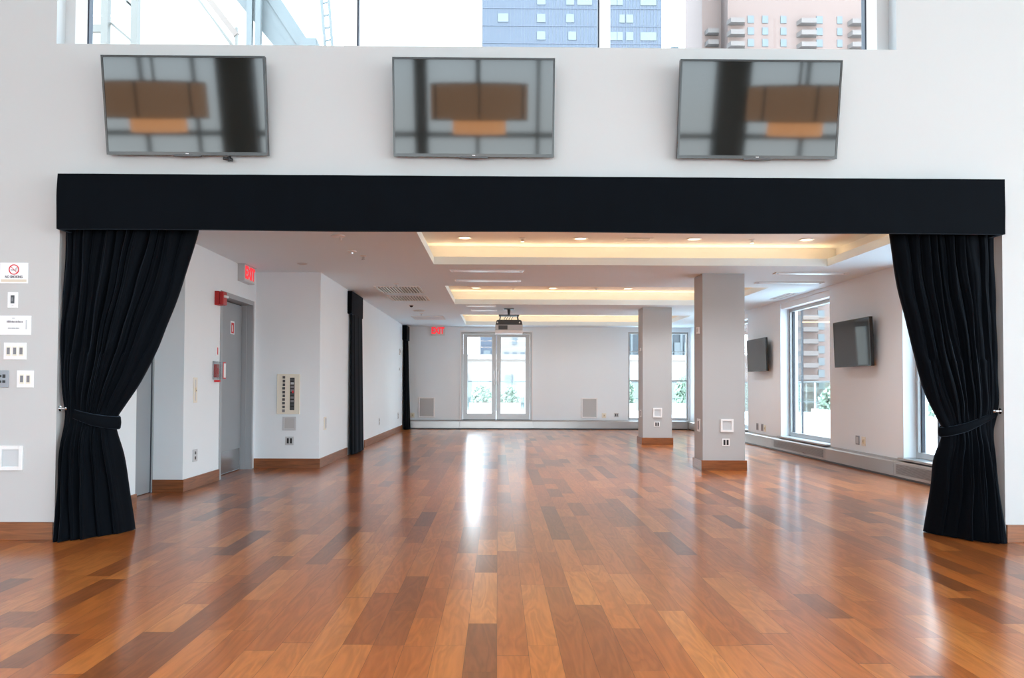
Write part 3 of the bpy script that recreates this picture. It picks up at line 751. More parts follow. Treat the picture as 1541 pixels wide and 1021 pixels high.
s0 = sprinkler((0.30, 9.98, ZU), 'small white sprinkler between the first two downlights of the nearest cove', 'sprinklers on the ceiling')
for loc, lab in (((3.20, 10.0, ZU), 'small white sprinkler between the last two downlights of the nearest cove'),
                 ((0.28, 15.1, ZU), 'small sprinkler between the first two downlights of the middle cove'),
                 ((1.86, 15.1, ZU), 'small sprinkler between the second and third downlights of the middle cove'),
                 ((-1.66, 9.76, ZC), 'sprinkler on the flat ceiling in line before the grilles'),
                 ((-1.60, 12.45, ZC), 'sprinkler just before the first slatted ceiling grille'),
                 ((-1.70, 17.6, ZC), 'small sprinkler just before the far ceiling grille')):
    dup(s0, loc, lab)
t = thing('smoke_detector', 'white round ceiling detector peeping under the valance at left', 'detector', (-1.71, 8.46, ZC), 0)
MB().lathe([(0.075, 0), (0.078, -0.008), (0.06, -0.016), (0.0, -0.016)], 28).build('base', M['white'], t, True)
b = MB(); b.cyl((0.03, 0, -0.014), (0.03, 0, -0.05), 0.018, 0.012); b.build('sensor', M['white'], t, True)
t = thing('smoke_detector', 'small pale detector beside the sprinkler on the flat ceiling', 'detector', (-1.74, 9.45, ZC), 0)
MB().lathe([(0.055, 0), (0.058, -0.006), (0.04, -0.014), (0.0, -0.014)], 28).build('base', M['white'], t, True)
MB().lathe([(0.016, -0.012), (0.012, -0.03), (0.0, -0.03)], 16).build('sensor', M['chrome'], t, True)
t = thing('smoke_detector', 'flat grey ceiling disc above the door corner on the left', 'detector', (-2.57, 10.43, ZC), 0)
MB().lathe([(0.065, 0), (0.068, -0.005), (0.05, -0.012), (0.0, -0.012)], 28).build('base', M['palegrey'], t, True)
t = thing('ceiling_speaker', 'round beige ceiling speaker between the slatted grilles at left', 'speaker', (-1.68, 16.85, ZC), 0)
MB().lathe([(0.13, 0), (0.135, -0.008), (0.12, -0.014), (0.0, -0.014)], 32).build('rim', M['vent'], t, True)
MB().lathe([(0.115, -0.014), (0.11, -0.018), (0.0, -0.018)], 28).build('grille', M['mesh'], t, True)
t = thing('ceiling_camera', 'small dark dome on the ceiling behind the second grille', 'camera', (-1.72, 15.75, ZC), 0)
MB().lathe([(0.05, 0), (0.052, -0.012), (0.04, -0.015), (0.0, -0.015)], 24).build('base', M['white'], t, True)
MB().lathe([(0.036, -0.014), (0.030, -0.034), (0.015, -0.045), (0, -0.047)], 20).build('dome', M['black'], t, True)
t = thing('cove_vent', 'flat rectangular vent in the middle of the nearest cove', 'vent', (1.76, 10.0, ZU), 0)
MB().frame(-0.16, 0.16, -0.05, 0.05, 0.012, 0, 0.006)
b = MB(); b.box(-0.18, 0.18, -0.07, 0.07, -0.008, 0, 0.002); b.build('plate', M['vent'], t)
b = MB(); b.box(-0.14, 0.14, -0.045, -0.03, -0.010, -0.008); b.box(-0.14, 0.14, 0.03, 0.045, -0.010, -0.008); b.build('slot', M['shadowgap'], t)
def grille(x0, x1, y0, y1, label, n, m='vent'):
    t = thing('ceiling_grille', label, 'vent', ((x0+x1)/2, (y0+y1)/2, ZC), 0)
    hx, hy = (x1-x0)/2, (y1-y0)/2
    b = MB(); b.box(-hx, hx, -hy, -hy+0.03, -0.012, 0); b.box(-hx, hx, hy-0.03, hy, -0.012, 0); b.box(-hx, -hx+0.03, -hy+0.03, hy-0.03, -0.012, 0); b.box(hx-0.03, hx, -hy+0.03, hy-0.03, -0.012, 0); b.build('frame', M['vent'], t)
    MB().box(-hx+0.03, hx-0.03, -hy+0.03, hy-0.03, -0.002, 0).build('backing', M['shadowgap'] if m == 'vent' else M['mesh'], t)
    b = MB()
    for k in range(n):
        x = -hx+0.03+(2*hx-0.06)*(k+0.5)/n; b.bar((x, -hy+0.03, -0.012), (x, hy-0.03, -0.012), 0.020, 0.018)
    b.build('slats', M['brightmetal'], t)
grille(-2.0, -1.27, 12.75, 13.62, 'first slatted ceiling grille at left, nearest to the opening', 14)
grille(-1.98, -1.27, 14.10, 14.85, 'second slatted ceiling grille at left', 13)
grille(-2.0, -1.26, 18.2, 19.1, 'plain pale ceiling grille at left near the exit sign', 26, 'm')
def slot(x, y, ln, along, label):
    t = thing('linear_diffuser', label, 'air diffuser', (x, y, ZC), 0 if along == 'x' else PI/2)
    MB().frame(-ln/2, ln/2, -0.055, 0.055, 0.012, 0, 0.01)
    b = MB(); h = ln/2
    b.box(-h, h, -0.075, -0.060, -0.014, 0); b.box(-h, h, 0.060, 0.075, -0.014, 0); b.box(-h, -h+0.015, -0.06, 0.06, -0.014, 0); b.box(h-0.015, h, -0.06, 0.06, -0.014, 0); b.build('frame', M['brightmetal'], t)
    MB().box(-h+0.015, h-0.015, -0.06, 0.06, -0.003, 0).build('slot_backing', M['greyplate'], t)
    b = MB(); b.box(-h+0.06, h-0.06, -0.022, 0.022, -0.016, -0.004, 0.004); b.build('deflector', M['brightmetal'], t)
    return t
slot(-0.16, 10.98, 1.02, 'x', 'slim ceiling air diffuser at left, nearest behind the first cove')
slot(-0.16, 12.02, 1.0, 'x', 'slim ceiling air diffuser at left, just before the middle cove')
slot(4.36, 11.06, 1.02, 'x', 'slim ceiling air diffuser at right, nearer to the opening')
slot(4.42, 12.06, 1.02, 'x', 'slim ceiling air diffuser at right, second from the opening')
slot(-0.35, 15.85, 0.6, 'x', 'slim ceiling air diffuser left of the projector, nearer of the two')
slot(-0.30, 16.75, 0.55, 'x', 'slim ceiling air diffuser left of the projector, farther of the two')
slot(4.98, 13.85, 0.95, 'y', 'slim ceiling air diffuser along the top of the middle right window')
# projector
t = thing('projector', 'ceiling mounted projector with black top and white underside', 'projector', (0.22, 16.45, ZC), 0)
b = MB(); b.box(-0.10, 0.10, -0.09, 0.09, -0.018, 0, 0.004); b.cyl((0, 0, -0.01), (0, 0, -0.14), 0.035, 0.022); b.build('mount', M['black'], t)
b = MB(); b.box(-0.21, 0.21, -0.14, 0.14, -0.155, -0.130, 0.004); b.bar((-0.17, -0.1, -0.14), (-0.2, -0.12, -0.27), 0.02, 0.012); b.bar((0.17, -0.1, -0.14), (0.2, -0.12, -0.27), 0.02, 0.012); b.bar((-0.17, 0.1, -0.14), (-0.2, 0.12, -0.27), 0.02, 0.012); b.bar((0.17, 0.1, -0.14), (0.2, 0.12, -0.27), 0.02, 0.012)
b.build('bracket', M['darkgrey'], t)
b = MB(); b.prism([(-0.275, -0.345), (0.275, -0.345), (0.255, -0.26), (0.225, -0.245), (-0.225, -0.245), (-0.255, -0.26)], -0.22, 0.20, 'Y'); b.build('top_case', M['black'], t)
bd = MB().box(-0.280, 0.280, -0.225, 0.205, -0.460, -0.345, 0.006).build('body', M['palegrey'], t)
MB().box(-0.215, -0.03, -0.229, -0.224, -0.445, -0.36).build('air_vent', M['darkgrey'], bd)
for xx in (-0.235, 0.215): MB().cyl((xx, -0.228, -0.30), (xx, -0.215, -0.30), 0.014).build('screw_boss', M['white'], t)
MB().box(-0.284, 0.284, -0.228, 0.21, -0.515, -0.460, 0.006).build('underside_tray', M['white'], t)
b = MB()
for k in range(4):
    x = -0.09+0.05*k; pts = [(x, -0.05, -0.25), (x-0.01, -0.12, -0.22), (x+0.02, -0.1, -0.18), (x+0.03, 0, -0.14)]
    for p_, q_ in zip(pts, pts[1:]): b.cyl(p_, q_, 0.006, seg=8)
b.build('cables', M['black'], t)

# ------------------------------------------------------------------ exit signs, fire fittings
def exit_sign(loc, rz, w, h, th, label):
    t = thing('exit_sign', label, 'sign', loc, rz)
    MB().box(-w/2, w/2, -th, 0, -h/2, h/2, 0.004).build('housing', M['palegrey'] if th > 0.06 else M['exitface'], t)
    MB().box(-w/2+0.012, w/2-0.012, -th-0.003, -th, -h/2+0.012, h/2-0.012).build('face', M['exitface'], t)
    b = MB(); b.text('EXIT', h*0.98, 0, -th-0.004, 0.0, 0.006, 0.010, 0.62*w/h/1.35); b.build('letters', M['exitred'], t)
    return t
exit_sign((-1.63, YB, 2.64), 0, 0.37, 0.245, 0.05, 'red letter exit sign on the back wall left of the double door')
t = exit_sign((XL, 10.67, 2.645), RL, 0.44, 0.225, 0.09, 'exit sign in a grey housing on the left wall above the steel door')
MB().box(-0.23, 0.23, -0.11, 0, 0.108, 0.118).build('canopy', M['palegrey'], t)
t = thing('alarm_strobe', 'red fire alarm horn strobe at the top corner of the steel door', 'alarm', (XL, 9.685, 2.215), RL)
MB().box(-0.075, 0.075, -0.055, 0, -0.085, 0.085, 0.005).build('back_box', M['red'], t)
MB().box(-0.07, 0.07, -0.105, -0.055, -0.082, 0.082, 0.014).build('horn', M['red'], t)
MB().box(-0.055, 0.055, -0.130, -0.10, 0.005, 0.035, 0.008).build('strobe_lens', M['white'], t)
t = thing('fire_alarm_pull', 'red fire alarm pull box under a clear cover by the steel door', 'alarm', (XL, 9.66, 1.34), RL)
MB().box(-0.045, 0.045, -0.035, 0, -0.085, 0.075, 0.004).build('pull_box', M['red'], t)
MB().box(-0.02, 0.02, -0.040, -0.034, -0.05, 0.03).build('pull_lever', M['printred'], t)
b = MB(); b.frame(-0.085, 0.085, -0.11, 0.11, 0.008, -0.02, 0); b.box(-0.08, 0.08, -0.103, -0.10, -0.10, 0.10); b.box(-0.08, -0.077, -0.1, 0, -0.1, 0.1); b.box(0.077, 0.08, -0.1, 0, -0.1, 0.1); b.box(-0.08, 0.08, -0.1, 0, 0.097, 0.1); b.build('clear_cover', M['acrylic'], t)
b = MB(); b.box(-0.02, 0.0, -0.1055, -0.103, -0.10, 0.10); b.box(0.0, 0.078, -0.1055, -0.103, 0.088, 0.10); b.box(0.0, 0.078, -0.1055, -0.103, -0.1, -0.088); b.build('red_stripe', M['printred'], t)
b = MB(); b.box(0.005, 0.075, -0.105, -0.103, -0.086, 0.086); b.build('cover_label', M['paper'], t)
MB().box(-0.03, 0.03, -0.06, 0, -0.14, -0.115, 0.004).build('sounder', M['printred'], t)
def small_sign(loc, rz, w, h, label, parts):
    t = thing('wall_sign', label, 'sign', loc, rz)
    MB().box(-w/2, w/2, -0.004, 0, -h/2, h/2).build('plate', M['paper'], t)
    for n_, m_, bx in parts:
        b = MB()
        for x0, x1, z0, z1 in bx: b.box(x0, x1, -0.0055, -0.004, z0, z1)
        b.build(n_, M[m_], t)
    return t
small_sign((XL, 9.72, 1.58), RL, 0.085, 0.125, 'little white sign with a red bar above the fire alarm pull box', [('red_mark', 'printred', [(0.0, 0.025, -0.045, 0.04)])])
small_sign((XL-0.131, 10.66, 1.93), RL, 0.15, 0.175, 'white and red notice on the grey steel door', [('red_mark', 'printred', [(-0.05, 0.05, 0.035, 0.065), (-0.05, -0.02, -0.06, 0.035), (0.02, 0.05, -0.06, 0.035), (-0.05, 0.05, -0.075, -0.055)])])

# ------------------------------------------------------------------ plates, switches, outlets
def plate(name, label, cat, loc, rz, w, h, body, insets, th=0.008, grp=None):
    """insets: (part name, material, x0, x1, z0, z1, rise)"""
    t = thing(name, label, cat, loc, rz, grp)
    MB().box(-w/2, w/2, -th, 0, -h/2, h/2, min(0.003, th*0.4)).build('plate', M[body], t)
    for n_, m_, x0, x1, z0, z1, r in insets:
        MB().box(x0, x1, -th-r, -th+0.0005, z0, z1, 0.001 if r > 0.003 else 0).build(n_, M[m_], t)
    return t
def recess(label, loc, rz, w, h, frame='white', inner='palegrey', cat='wall box'):
    t = thing('recessed_box', label, cat, loc, rz)
    MB().frame(-w/2, w/2, -h/2, h/2, w*0.15, -0.018, 0, 0.002).build('frame', M[frame], t)
    MB().box(-w*0.36, w*0.36, -0.006, 0, -h*0.36, h*0.36).build('back_panel', M[inner], t)
    b = MB(); b.box(-w*0.36, -w*0.32, -0.012, -0.006, -h*0.36, h*0.36); b.build('inner_edge', M['palegrey'], t)
    return t
# front wall, left of the opening
t = thing('no_smoking_sign', 'white no smoking sign at the top left of the switches', 'sign', (-3.655, D, 2.005), 0)
MB().box(-0.105, 0.105, -0.006, 0, -0.078, 0.078, 0.001).build('plate', M['paper'], t)
b = MB(); K = 40
for k in range(K):
    a0, a1 = 2*PI*k/K, 2*PI*(k+1)/K
    b.prism([(0.039*math.cos(a0), 0.026+0.039*math.sin(a0)), (0.039*math.cos(a1), 0.026+0.039*math.sin(a1)), (0.032*math.cos(a1), 0.026+0.032*math.sin(a1)), (0.032*math.cos(a0), 0.026+0.032*math.sin(a0))], -0.0085, -0.006, 'Y')
b.bar((-0.024, -0.0072, 0.050), (0.024, -0.0072, 0.002), 0.007, 0.0025); b.build('red_ring', M['printred'], t)
b = MB(); b.box(-0.025, 0.018, -0.0075, -0.006, 0.019, 0.026); b.bar((0.012, -0.0068, 0.03), (0.02, -0.0068, 0.043), 0.003, 0.0015); b.bar((0.02, -0.0068, 0.028), (0.026, -0.0068, 0.04), 0.003, 0.0015); b.build('cigarette', M['printgrey'], t)
MB().text('NO SMOKING', 0.026, 0, -0.0068, -0.030, 0.0015, 0.0012, 0.8).build('lettering', M['printgrey'], t)
MB().box(-0.095, 0.095, -0.0068, -0.006, -0.068, -0.048).build('tan_strip', M['printtan'], t)
plate('dimmer_switch', 'single white dimmer switch below the no smoking sign', 'switch', (-3.66, D, 1.80), 0, 0.078, 0.12, 'white', [('dark_insert', 'darkgrey', -0.014, 0.014, -0.025, 0.036, 0.002), ('slider', 'printgrey', -0.006, 0.006, -0.01, 0.02, 0.005), ('mark', 'palegrey', -0.006, 0.008, -0.044, -0.04, 0.001)])
t = thing('wall_notice', 'wide white printed notice between the dimmer and the triple switch', 'sign', (-3.642, D, 1.61), 0)
MB().box(-0.122, 0.122, -0.005, 0, -0.072, 0.072, 0.001).build('plate', M['paper'], t)
R_ = random.Random(5); b = MB(); x = -0.06
while x < 0.055:
    wd = R_.uniform(0.004, 0.009); b.box(x, x+wd, -0.0062, -0.005, 0.020, 0.020+R_.uniform(0.010, 0.016)); x += wd+0.0025
b.build('heading_print', M['printgrey'], t); b = MB()
x = -0.05
while x < 0.035:
    wd = R_.uniform(0.003, 0.007); b.box(x, x+wd, -0.0062, -0.005, -0.026, -0.019); x += wd+0.0035
b.build('line_print', M['printgrey'], t)
MB().box(0.082, 0.092, -0.006, -0.005, -0.03, 0.04).build('side_print', M['palegrey'], t); MB().box(-0.02, 0.0, -0.006, -0.005, 0.05, 0.056).build('top_mark', M['palegrey'], t)
def gang(n, label, loc, w, h):
    t = thing('light_switch', label, 'switch', loc, 0)
    MB().box(-w/2, w/2, -0.008, 0, -h/2, h/2, 0.003).build('plate', M['white'], t)
    for k in range(n):
        x = (k-(n-1)/2)*0.048
        MB().box(x-0.017, x+0.017, -0.010, -0.0075, -0.036, 0.036, 0.001).build('bezel', M['ivory'], t)
        MB().box(x-0.011, x+0.011, -0.013, -0.0098, -0.024, 0.026, 0.001).build('rocker', M['printgrey'], t)
gang(3, 'white triple light switch below the printed notice', (-3.635, D, 1.415), 0.172, 0.128)
gang(2, 'white double light switch, lowest of the switches, beside the grey plate', (-3.555, D, 1.205), 0.127, 0.13)
t = plate('connector_plate', 'grey metal connector plate cut by the left edge of the photo', 'socket', (-3.742, D, 1.205), 0, 0.125, 0.13, 'greyplate',
          [('jack', 'black', -0.045, -0.02, 0.012, 0.03, 0.002), ('jack', 'black', 0.018, 0.04, 0.008, 0.034, 0.002), ('jack', 'black', -0.045, -0.02, -0.03, -0.01, 0.002), ('jack', 'black', 0.018, 0.04, -0.03, -0.01, 0.002), ('jack', 'black', -0.012, 0.010, -0.03, -0.012, 0.002), ('jack', 'black', -0.012, 0.010, 0.012, 0.03, 0.002)])
recess('square white recessed box low on the front wall left of the curtain', (-3.652, D, 0.612), 0, 0.184, 0.184)
# pier and steel door wall
plate('key_card_plate', 'tall narrow ivory plate on the pier before the steel door', 'switch', (XL, 9.03, 1.105), RL, 0.11, 0.285, 'ivory', [('slot', 'palegrey', -0.012, 0.012, -0.12, 0.12, 0.001), ('key', 'beige', -0.01, 0.012, -0.02, 0.03, 0.006), ('key', 'printgrey', 0.0, 0.008, -0.012, 0.004, 0.009)])
plate('wall_outlet', 'grey outlet low on the pier before the steel door', 'outlet', (XL, 9.05, 0.368), RL, 0.135, 0.14, 'palegrey', [('socket', 'black', -0.018, 0.018, 0.012, 0.045, 0.002), ('socket', 'black', -0.018, 0.018, -0.045, -0.012, 0.002)])
# ivory control panel
YP = 11.25
t = thing('control_panel', 'ivory control panel with two columns of dark buttons', 'control panel', (-2.945, YP, 1.04), 0)
MB().box(-0.16, 0.16, -0.022, 0, -0.282, 0.282, 0.004).build('housing', M['ivory'], t)
b = MB(); b.frame(-0.155, 0.155, -0.277, 0.277, 0.006, -0.025, -0.022); b.build('rim', M['ivory'], t)
R_ = random.Random(9)
for k in range(10):
    z = 0.235-k*0.052; MB().box(-0.078-R_.uniform(0, 0.006), -0.044, -0.028, -0.0215, z-0.018-R_.uniform(-0.002, 0.004), z+0.018, 0.001).build('button', M['darkgrey' if k < 9 else 'printgrey'], t)
b = MB(); b.box(0.024, 0.088, -0.024, -0.0215, -0.225, 0.23); b.build('button_strip', M['black'], t)
for k in range(9):
    z = 0.20-k*0.05; MB().box(0.034, 0.078, -0.027, -0.0235, z-0.016, z+0.016, 0.001).build('key', M['printgrey' if k not in (0, 4, 7, 8) else 'darkgrey'] if k != 1 else M['palegrey'], t)
MB().box(0.054, 0.076, -0.029, -0.026, 0.012, 0.048, 0.001).build('red_button', M['printred'], t)
t = thing('recessed_box', 'square grey vent plate under the ivory control panel', 'wall box', (-2.93, YP, 0.625), 0)
MB().frame(-0.094, 0.094, -0.097, 0.097, 0.026, -0.012, 0, 0.002).build('frame', M['palegrey'], t); MB().box(-0.07, 0.07, -0.006, 0, -0.072, 0.072).build('mesh_insert', M['mesh'], t)
def duplex(label, loc, rz, w=0.12, h=0.12, body='palegrey'):
    return plate('wall_outlet', label, 'outlet', loc, rz, w, h, body, [('socket', 'black', -0.036, -0.008, -0.036, 0.036, 0.002), ('socket', 'black', 0.008, 0.036, -0.036, 0.036, 0.002)])
duplex('grey double outlet below the grey vent plate, under the control panel', (-2.925, YP, 0.383), 0)
plate('wall_keypad', 'narrow pale keypad on the wall side before the first narrow curtain', 'switch', (XP, 11.61, 0.612), RL, 0.15, 0.19, 'ivory', [('buttons', 'palegrey', -0.02, 0.05, -0.075, 0.08, 0.002), ('button_edge', 'printgrey', 0.035, 0.05, -0.06, 0.07, 0.003)])
plate('wall_outlet', 'grey outlet on the left wall between the two narrow curtains, nearer one', 'outlet', (XP, 16.9, 0.40), RL, 0.11, 0.15, 'palegrey', [('socket', 'black', -0.016, 0.016, -0.05, -0.012, 0.002), ('socket', 'black', -0.016, 0.016, 0.012, 0.05, 0.002)])
plate('wall_outlet', 'grey outlet on the left wall beside the far corner curtain', 'outlet', (XP, 20.1, 0.40), RL, 0.14, 0.16, 'palegrey', [('socket', 'black', -0.02, 0.02, -0.05, -0.012, 0.002), ('socket', 'black', -0.02, 0.02, 0.012, 0.05, 0.002)])
plate('thermostat', 'small thermostat on the left wall beside the far corner curtain', 'thermostat', (XP, 20.3, 2.02), RL, 0.11, 0.15, 'white', [('display', 'greyplate', -0.03, 0.03, -0.02, 0.05, 0.002)], 0.025)
plate('light_switch', 'small wall switch under the thermostat beside the far corner curtain', 'switch', (XP, 20.3, 1.58), RL, 0.09, 0.09, 'white', [('rocker', 'printgrey', -0.02, 0.02, -0.025, 0.025, 0.003)])
# back wall
def wallspeaker(label, loc):
    t = thing('wall_speaker', label, 'speaker', loc, 0)
    MB().frame(-0.22, 0.22, -0.275, 0.275, 0.035, -0.022, 0, 0.006).build('frame', M['white'], t)
    MB().box(-0.187, 0.187, -0.014, 0, -0.242, 0.242).build('grille_cloth', M['mesh'], t); return t
w0 = wallspeaker('square framed grille speaker on the back wall left of the double door', (-1.92, YB, 0.575))
dup(w0, (2.47, YB, 0.575), 'square framed grille speaker on the back wall right of the double door')
def beige_jack(label, loc, rz):
    return plate('wall_jack', label, 'socket', loc, rz, 0.115, 0.13, 'ivory', [('jack', 'beige', -0.02, 0.03, -0.03, 0.03, 0.008), ('port', 'printgrey', 0.0, 0.012, -0.01, 0.012, 0.010)])
beige_jack('beige wall jack on the back wall beside the far corner curtain', (-2.30, YB, 0.365), 0)
beige_jack('beige wall jack on the back wall right of the right speaker', (2.865, YB, 0.375), 0)
duplex('dark double outlet on the back wall right of the beige jack', (3.20, YB, 0.39), 0, 0.13, 0.11)
# right wall
plate('wall_outlet', 'grey outlet under the nearer right wall screen', 'outlet', (XR, 11.50, 0.405), RR, 0.115, 0.13, 'greyplate', [('cover', 'palegrey', -0.035, 0.035, -0.045, 0.045, 0.002)])
beige_jack('beige wall jack under the nearer right wall screen', (XR, 11.31, 0.40), RR)
for yy, lab in ((15.95, 'grey outlet under the farther right wall screen, left one'), (15.66, 'grey outlet under the farther right wall screen, beside the beige jack')):
    plate('wall_outlet', lab, 'outlet', (XR, yy, 0.37), RR, 0.115, 0.14, 'greyplate', [('cover', 'printgrey', -0.035, 0.035, -0.045, 0.045, 0.002)])
beige_jack('beige wall jack under the farther right wall screen', (XR, 15.5, 0.36), RR)
# on the columns
recess('square white recessed box low on the front of the nearer column', (3.205, 11.15, 0.625), 0, 0.18, 0.18)
duplex('white double outlet low on the front of the nearer column', (3.19, 11.15, 0.39), 0, 0.105, 0.105, 'white')
plate('thermostat', 'small white thermostat high on the side of the nearer column', 'thermostat', (2.865, 11.36, 1.97), RR, 0.13, 0.10, 'white', [('display', 'palegrey', -0.03, 0.03, -0.02, 0.03, 0.002)], 0.02)
plate('light_switch', 'narrow switch plate low on the side of the nearer column', 'switch', (2.865, 11.36, 0.62), RR, 0.16, 0.18, 'white', [('rocker', 'printgrey', -0.03, 0.03, -0.06, 0.06, 0.003)])
recess('square white recessed box low on the front of the farther column', (3.20, 15.98, 0.64), 0, 0.18, 0.19)
duplex('white double outlet low on the front of the farther column', (3.19, 15.98, 0.41), 0, 0.115, 0.10, 'white')
plate('light_switch', 'narrow switch plate low on the side of the farther column', 'switch', (2.905, 16.2, 0.62), RR, 0.16, 0.14, 'white', [('rocker', 'printgrey', -0.03, 0.03, -0.05, 0.05, 0.003)])
plate('thermostat', 'tiny sensor high on the side of the farther column', 'thermostat', (2.905, 16.2, 1.92), RR, 0.06, 0.06, 'palegrey', [('eye', 'darkgrey', -0.01, 0.01, -0.01, 0.01, 0.004)], 0.02)

# ------------------------------------------------------------------ outdoors
GZ = -30
struct(MB().box(-400, 400, 60, 900, GZ-1, GZ).build('ground', M['terrace']))
b = MB(); b.box(-8, 12, 21.83, 31, -1.0, 0.2); b.box(5.52, 12, 6.3, 21.83, -1.0, 0.2); b.box(-8, 12, 6.3, 31, GZ, -1.0)
struct(b.build('terrace', M['terrace']))
def railing(p, q, label):
    d = Vector(q)-Vector(p); ln = d.length; t = thing('glass_railing', label, 'railing', p, math.atan2(d.y, d.x))
    MB().box(0, ln, -0.006, 0.006, 0.08, 1.10).build('glass_panel', M['railglass'], t)
    MB().box(0, ln, -0.025, 0.025, 1.10, 1.15, 0.004).build('top_rail', M['roofsteel'], t)
    MB().box(0, ln, -0.02, 0.02, 0.5, 0.53).build('middle_rail', M['roofsteel'], t)
    n = max(2, int(ln/1.6))
    for k in range(n+1):
        x = ln*k/n; MB().box(x-0.02, x+0.02, -0.02, 0.02, 0, 1.10).build('post', M['trimwhite'], t)
railing((-7.5, 29.4, 0.2), (11.2, 29.4, 0.2), 'glass terrace railing beyond the glazed double door')
railing((9.6, 8, 0.2), (9.6, 28.9, 0.2), 'glass terrace railing beyond the right wall windows')
def shrub(name, loc, rx, ry, h, n, seed, label, leaf=0.085):
    t = thing(name, label, 'shrub', loc, 0, 'shrubs on the terrace')
    R = random.Random(seed); bm = bmesh.new()
    for k in range(n):
        a = R.uniform(0, 2*PI); v = R.random(); rr = math.sqrt(R.uniform(0.25, 1))*(0.75+0.35*math.sin(a*3+seed))
        zz = 0.38+v*(h-0.38); tap = (1-v**3)**0.5
        c = Vector((rx*rr*math.cos(a)*tap, ry*rr*math.sin(a)*tap, zz))
        n_ = Vector((R.gauss(0, 1), R.gauss(0, 1), R.gauss(0.5, 1))).normalized(); u = n_.orthogonal().normalized(); w_ = n_.cross(u)
        s = leaf*R.uniform(0.7, 1.3)
        vs_ = [bm.verts.new(c+u*s), bm.verts.new(c+w_*s*0.5), bm.verts.new(c-u*s), bm.verts.new(c-w_*s*0.5)]; bm.faces.new(vs_)
    me = bpy.data.meshes.new('foliage'); bm.to_mesh(me); bm.free(); me.materials.append(M['leafa'])
    o = bpy.data.objects.new('foliage', me); C.objects.link(o); o.parent = t
    MB().box(-rx, rx, -ry, ry, 0, 0.38, 0.01).build('planter', M['planter'], t)
    b = MB()
    for k in range(5): b.cyl((rx*0.5*(k-2)/2, 0, 0.35), (rx*0.6*(k-2)/2+0.05, 0.05, h*0.7), 0.015, 0.006, 8)
    b.build('stems', M['rust'], t)
for k, (x, h, lab) in enumerate(((-1.6, 0.85, 'low green shrub beyond the left leaf of the double door, left one'), (-0.6, 0.95, 'low green shrub beyond the left leaf of the double door, right one'),
                                 (0.4, 0.9, 'low green shrub beyond the right leaf of the double door'), (1.4, 1.55, 'taller green shrub beyond the right edge of the double door'))):
    shrub('shrub', (x, 27.6, 0.2), 0.38, 0.3, h, 800, k+1, lab)
for k, x in enumerate((4.3, 5.4, 6.5, 7.6)):
    shrub('shrub', (x, 27.6, 0.2), 0.42, 0.35, 1.3, 1300, k+20, ['hedge shrub behind the back corner window, leftmost', 'hedge shrub behind the back corner window, second from the left', 'hedge shrub behind the back corner window between the columns', 'hedge shrub behind the back corner window, rightmost'][k])
for k, y in enumerate((15.5, 18.5, 21.0)):
    shrub('shrub', (8.9, y, 0.2), 0.4, 0.6, 1.0, 900, k+40, ['terrace shrub outside the right windows, nearest', 'terrace shrub outside the right windows, middle', 'terrace shrub outside the right windows, farthest'][k])

# blue tower
t = thing('tower', 'blue clad high-rise tower behind the high window', 'building', (16.5, 180, GZ), 0)
MB().box(-20.55, 20.55, 0, 30, 0, 150).build('facade', M['bluetower'], t)
b = MB()
for k in range(52): b.box(-20.4+k*0.8, -20.33+k*0.8, -0.12, 0, 0, 150)
b.build('fins', M['bluepane'], t)
b = MB()
for k in range(37): b.box(-20.5, 20.5, -0.15, 0, k*4.05-0.12, k*4.05+0.12)
b.build('floor_lines', M['bluetower'], t)
R_ = random.Random(21); wm = None
cols = [(-19, 1.6), (-16.2, 2.4), (-7.0, 1.9), (-0.4, 1.8), (2.9, 3.4), (8.8, 2.0), (11.0, 1.2), (13.2, 1.6), (17.0, 3.6)]
def add_win(parent, me_o, x, z, sx, sz, m):
    global wm
    if me_o is None:
        o = MB().box(-0.5, 0.5, -0.2, 0.3, 0, 1).build('window', m, parent)
    else:
        o = me_o.copy(); C.objects.link(o); o.parent = parent
    o.location = (x, 0, z); o.scale = (sx, 1, sz); return o
first = None; cnt = 0
rows = [7, 8, 9] + list(range(24, 33))
for r_ in rows:
    for cx_, wd in cols:
        if R_.random() < 0.30: continue
        o = add_win(t, first, cx_+R_.choice((0, 0, 0.5)), r_*4.05+0.8, wd, 1.9, M['bluepane']); first = first or o; cnt += 1
# brick tower
t = thing('tower', 'pale brick apartment tower with balconies behind the high window', 'building', (76, 200, GZ), 0)
MB().box(-18, 22, 0, 25, 0, 170).build('facade', M['brick'], t)
MB().box(-23, -18, 6, 25, 0, 170).build('side_wing', M['brick'], t)
first = None; fb = None
rows = list(range(8, 19)) + list(range(35, 42))
def bx(u): return (u-748)*200/1200-76
for r_ in rows:
    z = r_*3.0
    for u, wd in ((1131, 1.6), (1153, 1.5), (1181, 1.5), (1236, 1.6), (1267, 1.3)):
        if r_ < 12 and u < 1170: continue
        o = add_win(t, first, bx(u), z+0.6, wd, 1.9, M['brickpane']); first = first or o
    for u, wd in ((1108, 4.6), (1216, 5.0), (1291, 4.0)):
        if fb is None:
            b = MB(); b.prism([(-0.5, 0), (-0.38, -2.0), (0.38, -2.0), (0.5, 0)], 0, 1.15, 'Z'); fb = b.build('balcony', M['balcony'], t)
        else:
            o = fb.copy(); C.objects.link(o); o.parent = t; 
        o_ = fb if fb.location.z == 0 and fb.scale.x == 1 else o
        o_.location = (bx(u), 0, z); o_.scale = (wd, 1, 1)
    if r_ > 30:
        o = fb.copy(); C.objects.link(o); o.parent = t; o.location = (-20.5, 6, z); o.scale = (3.6, 1, 1)
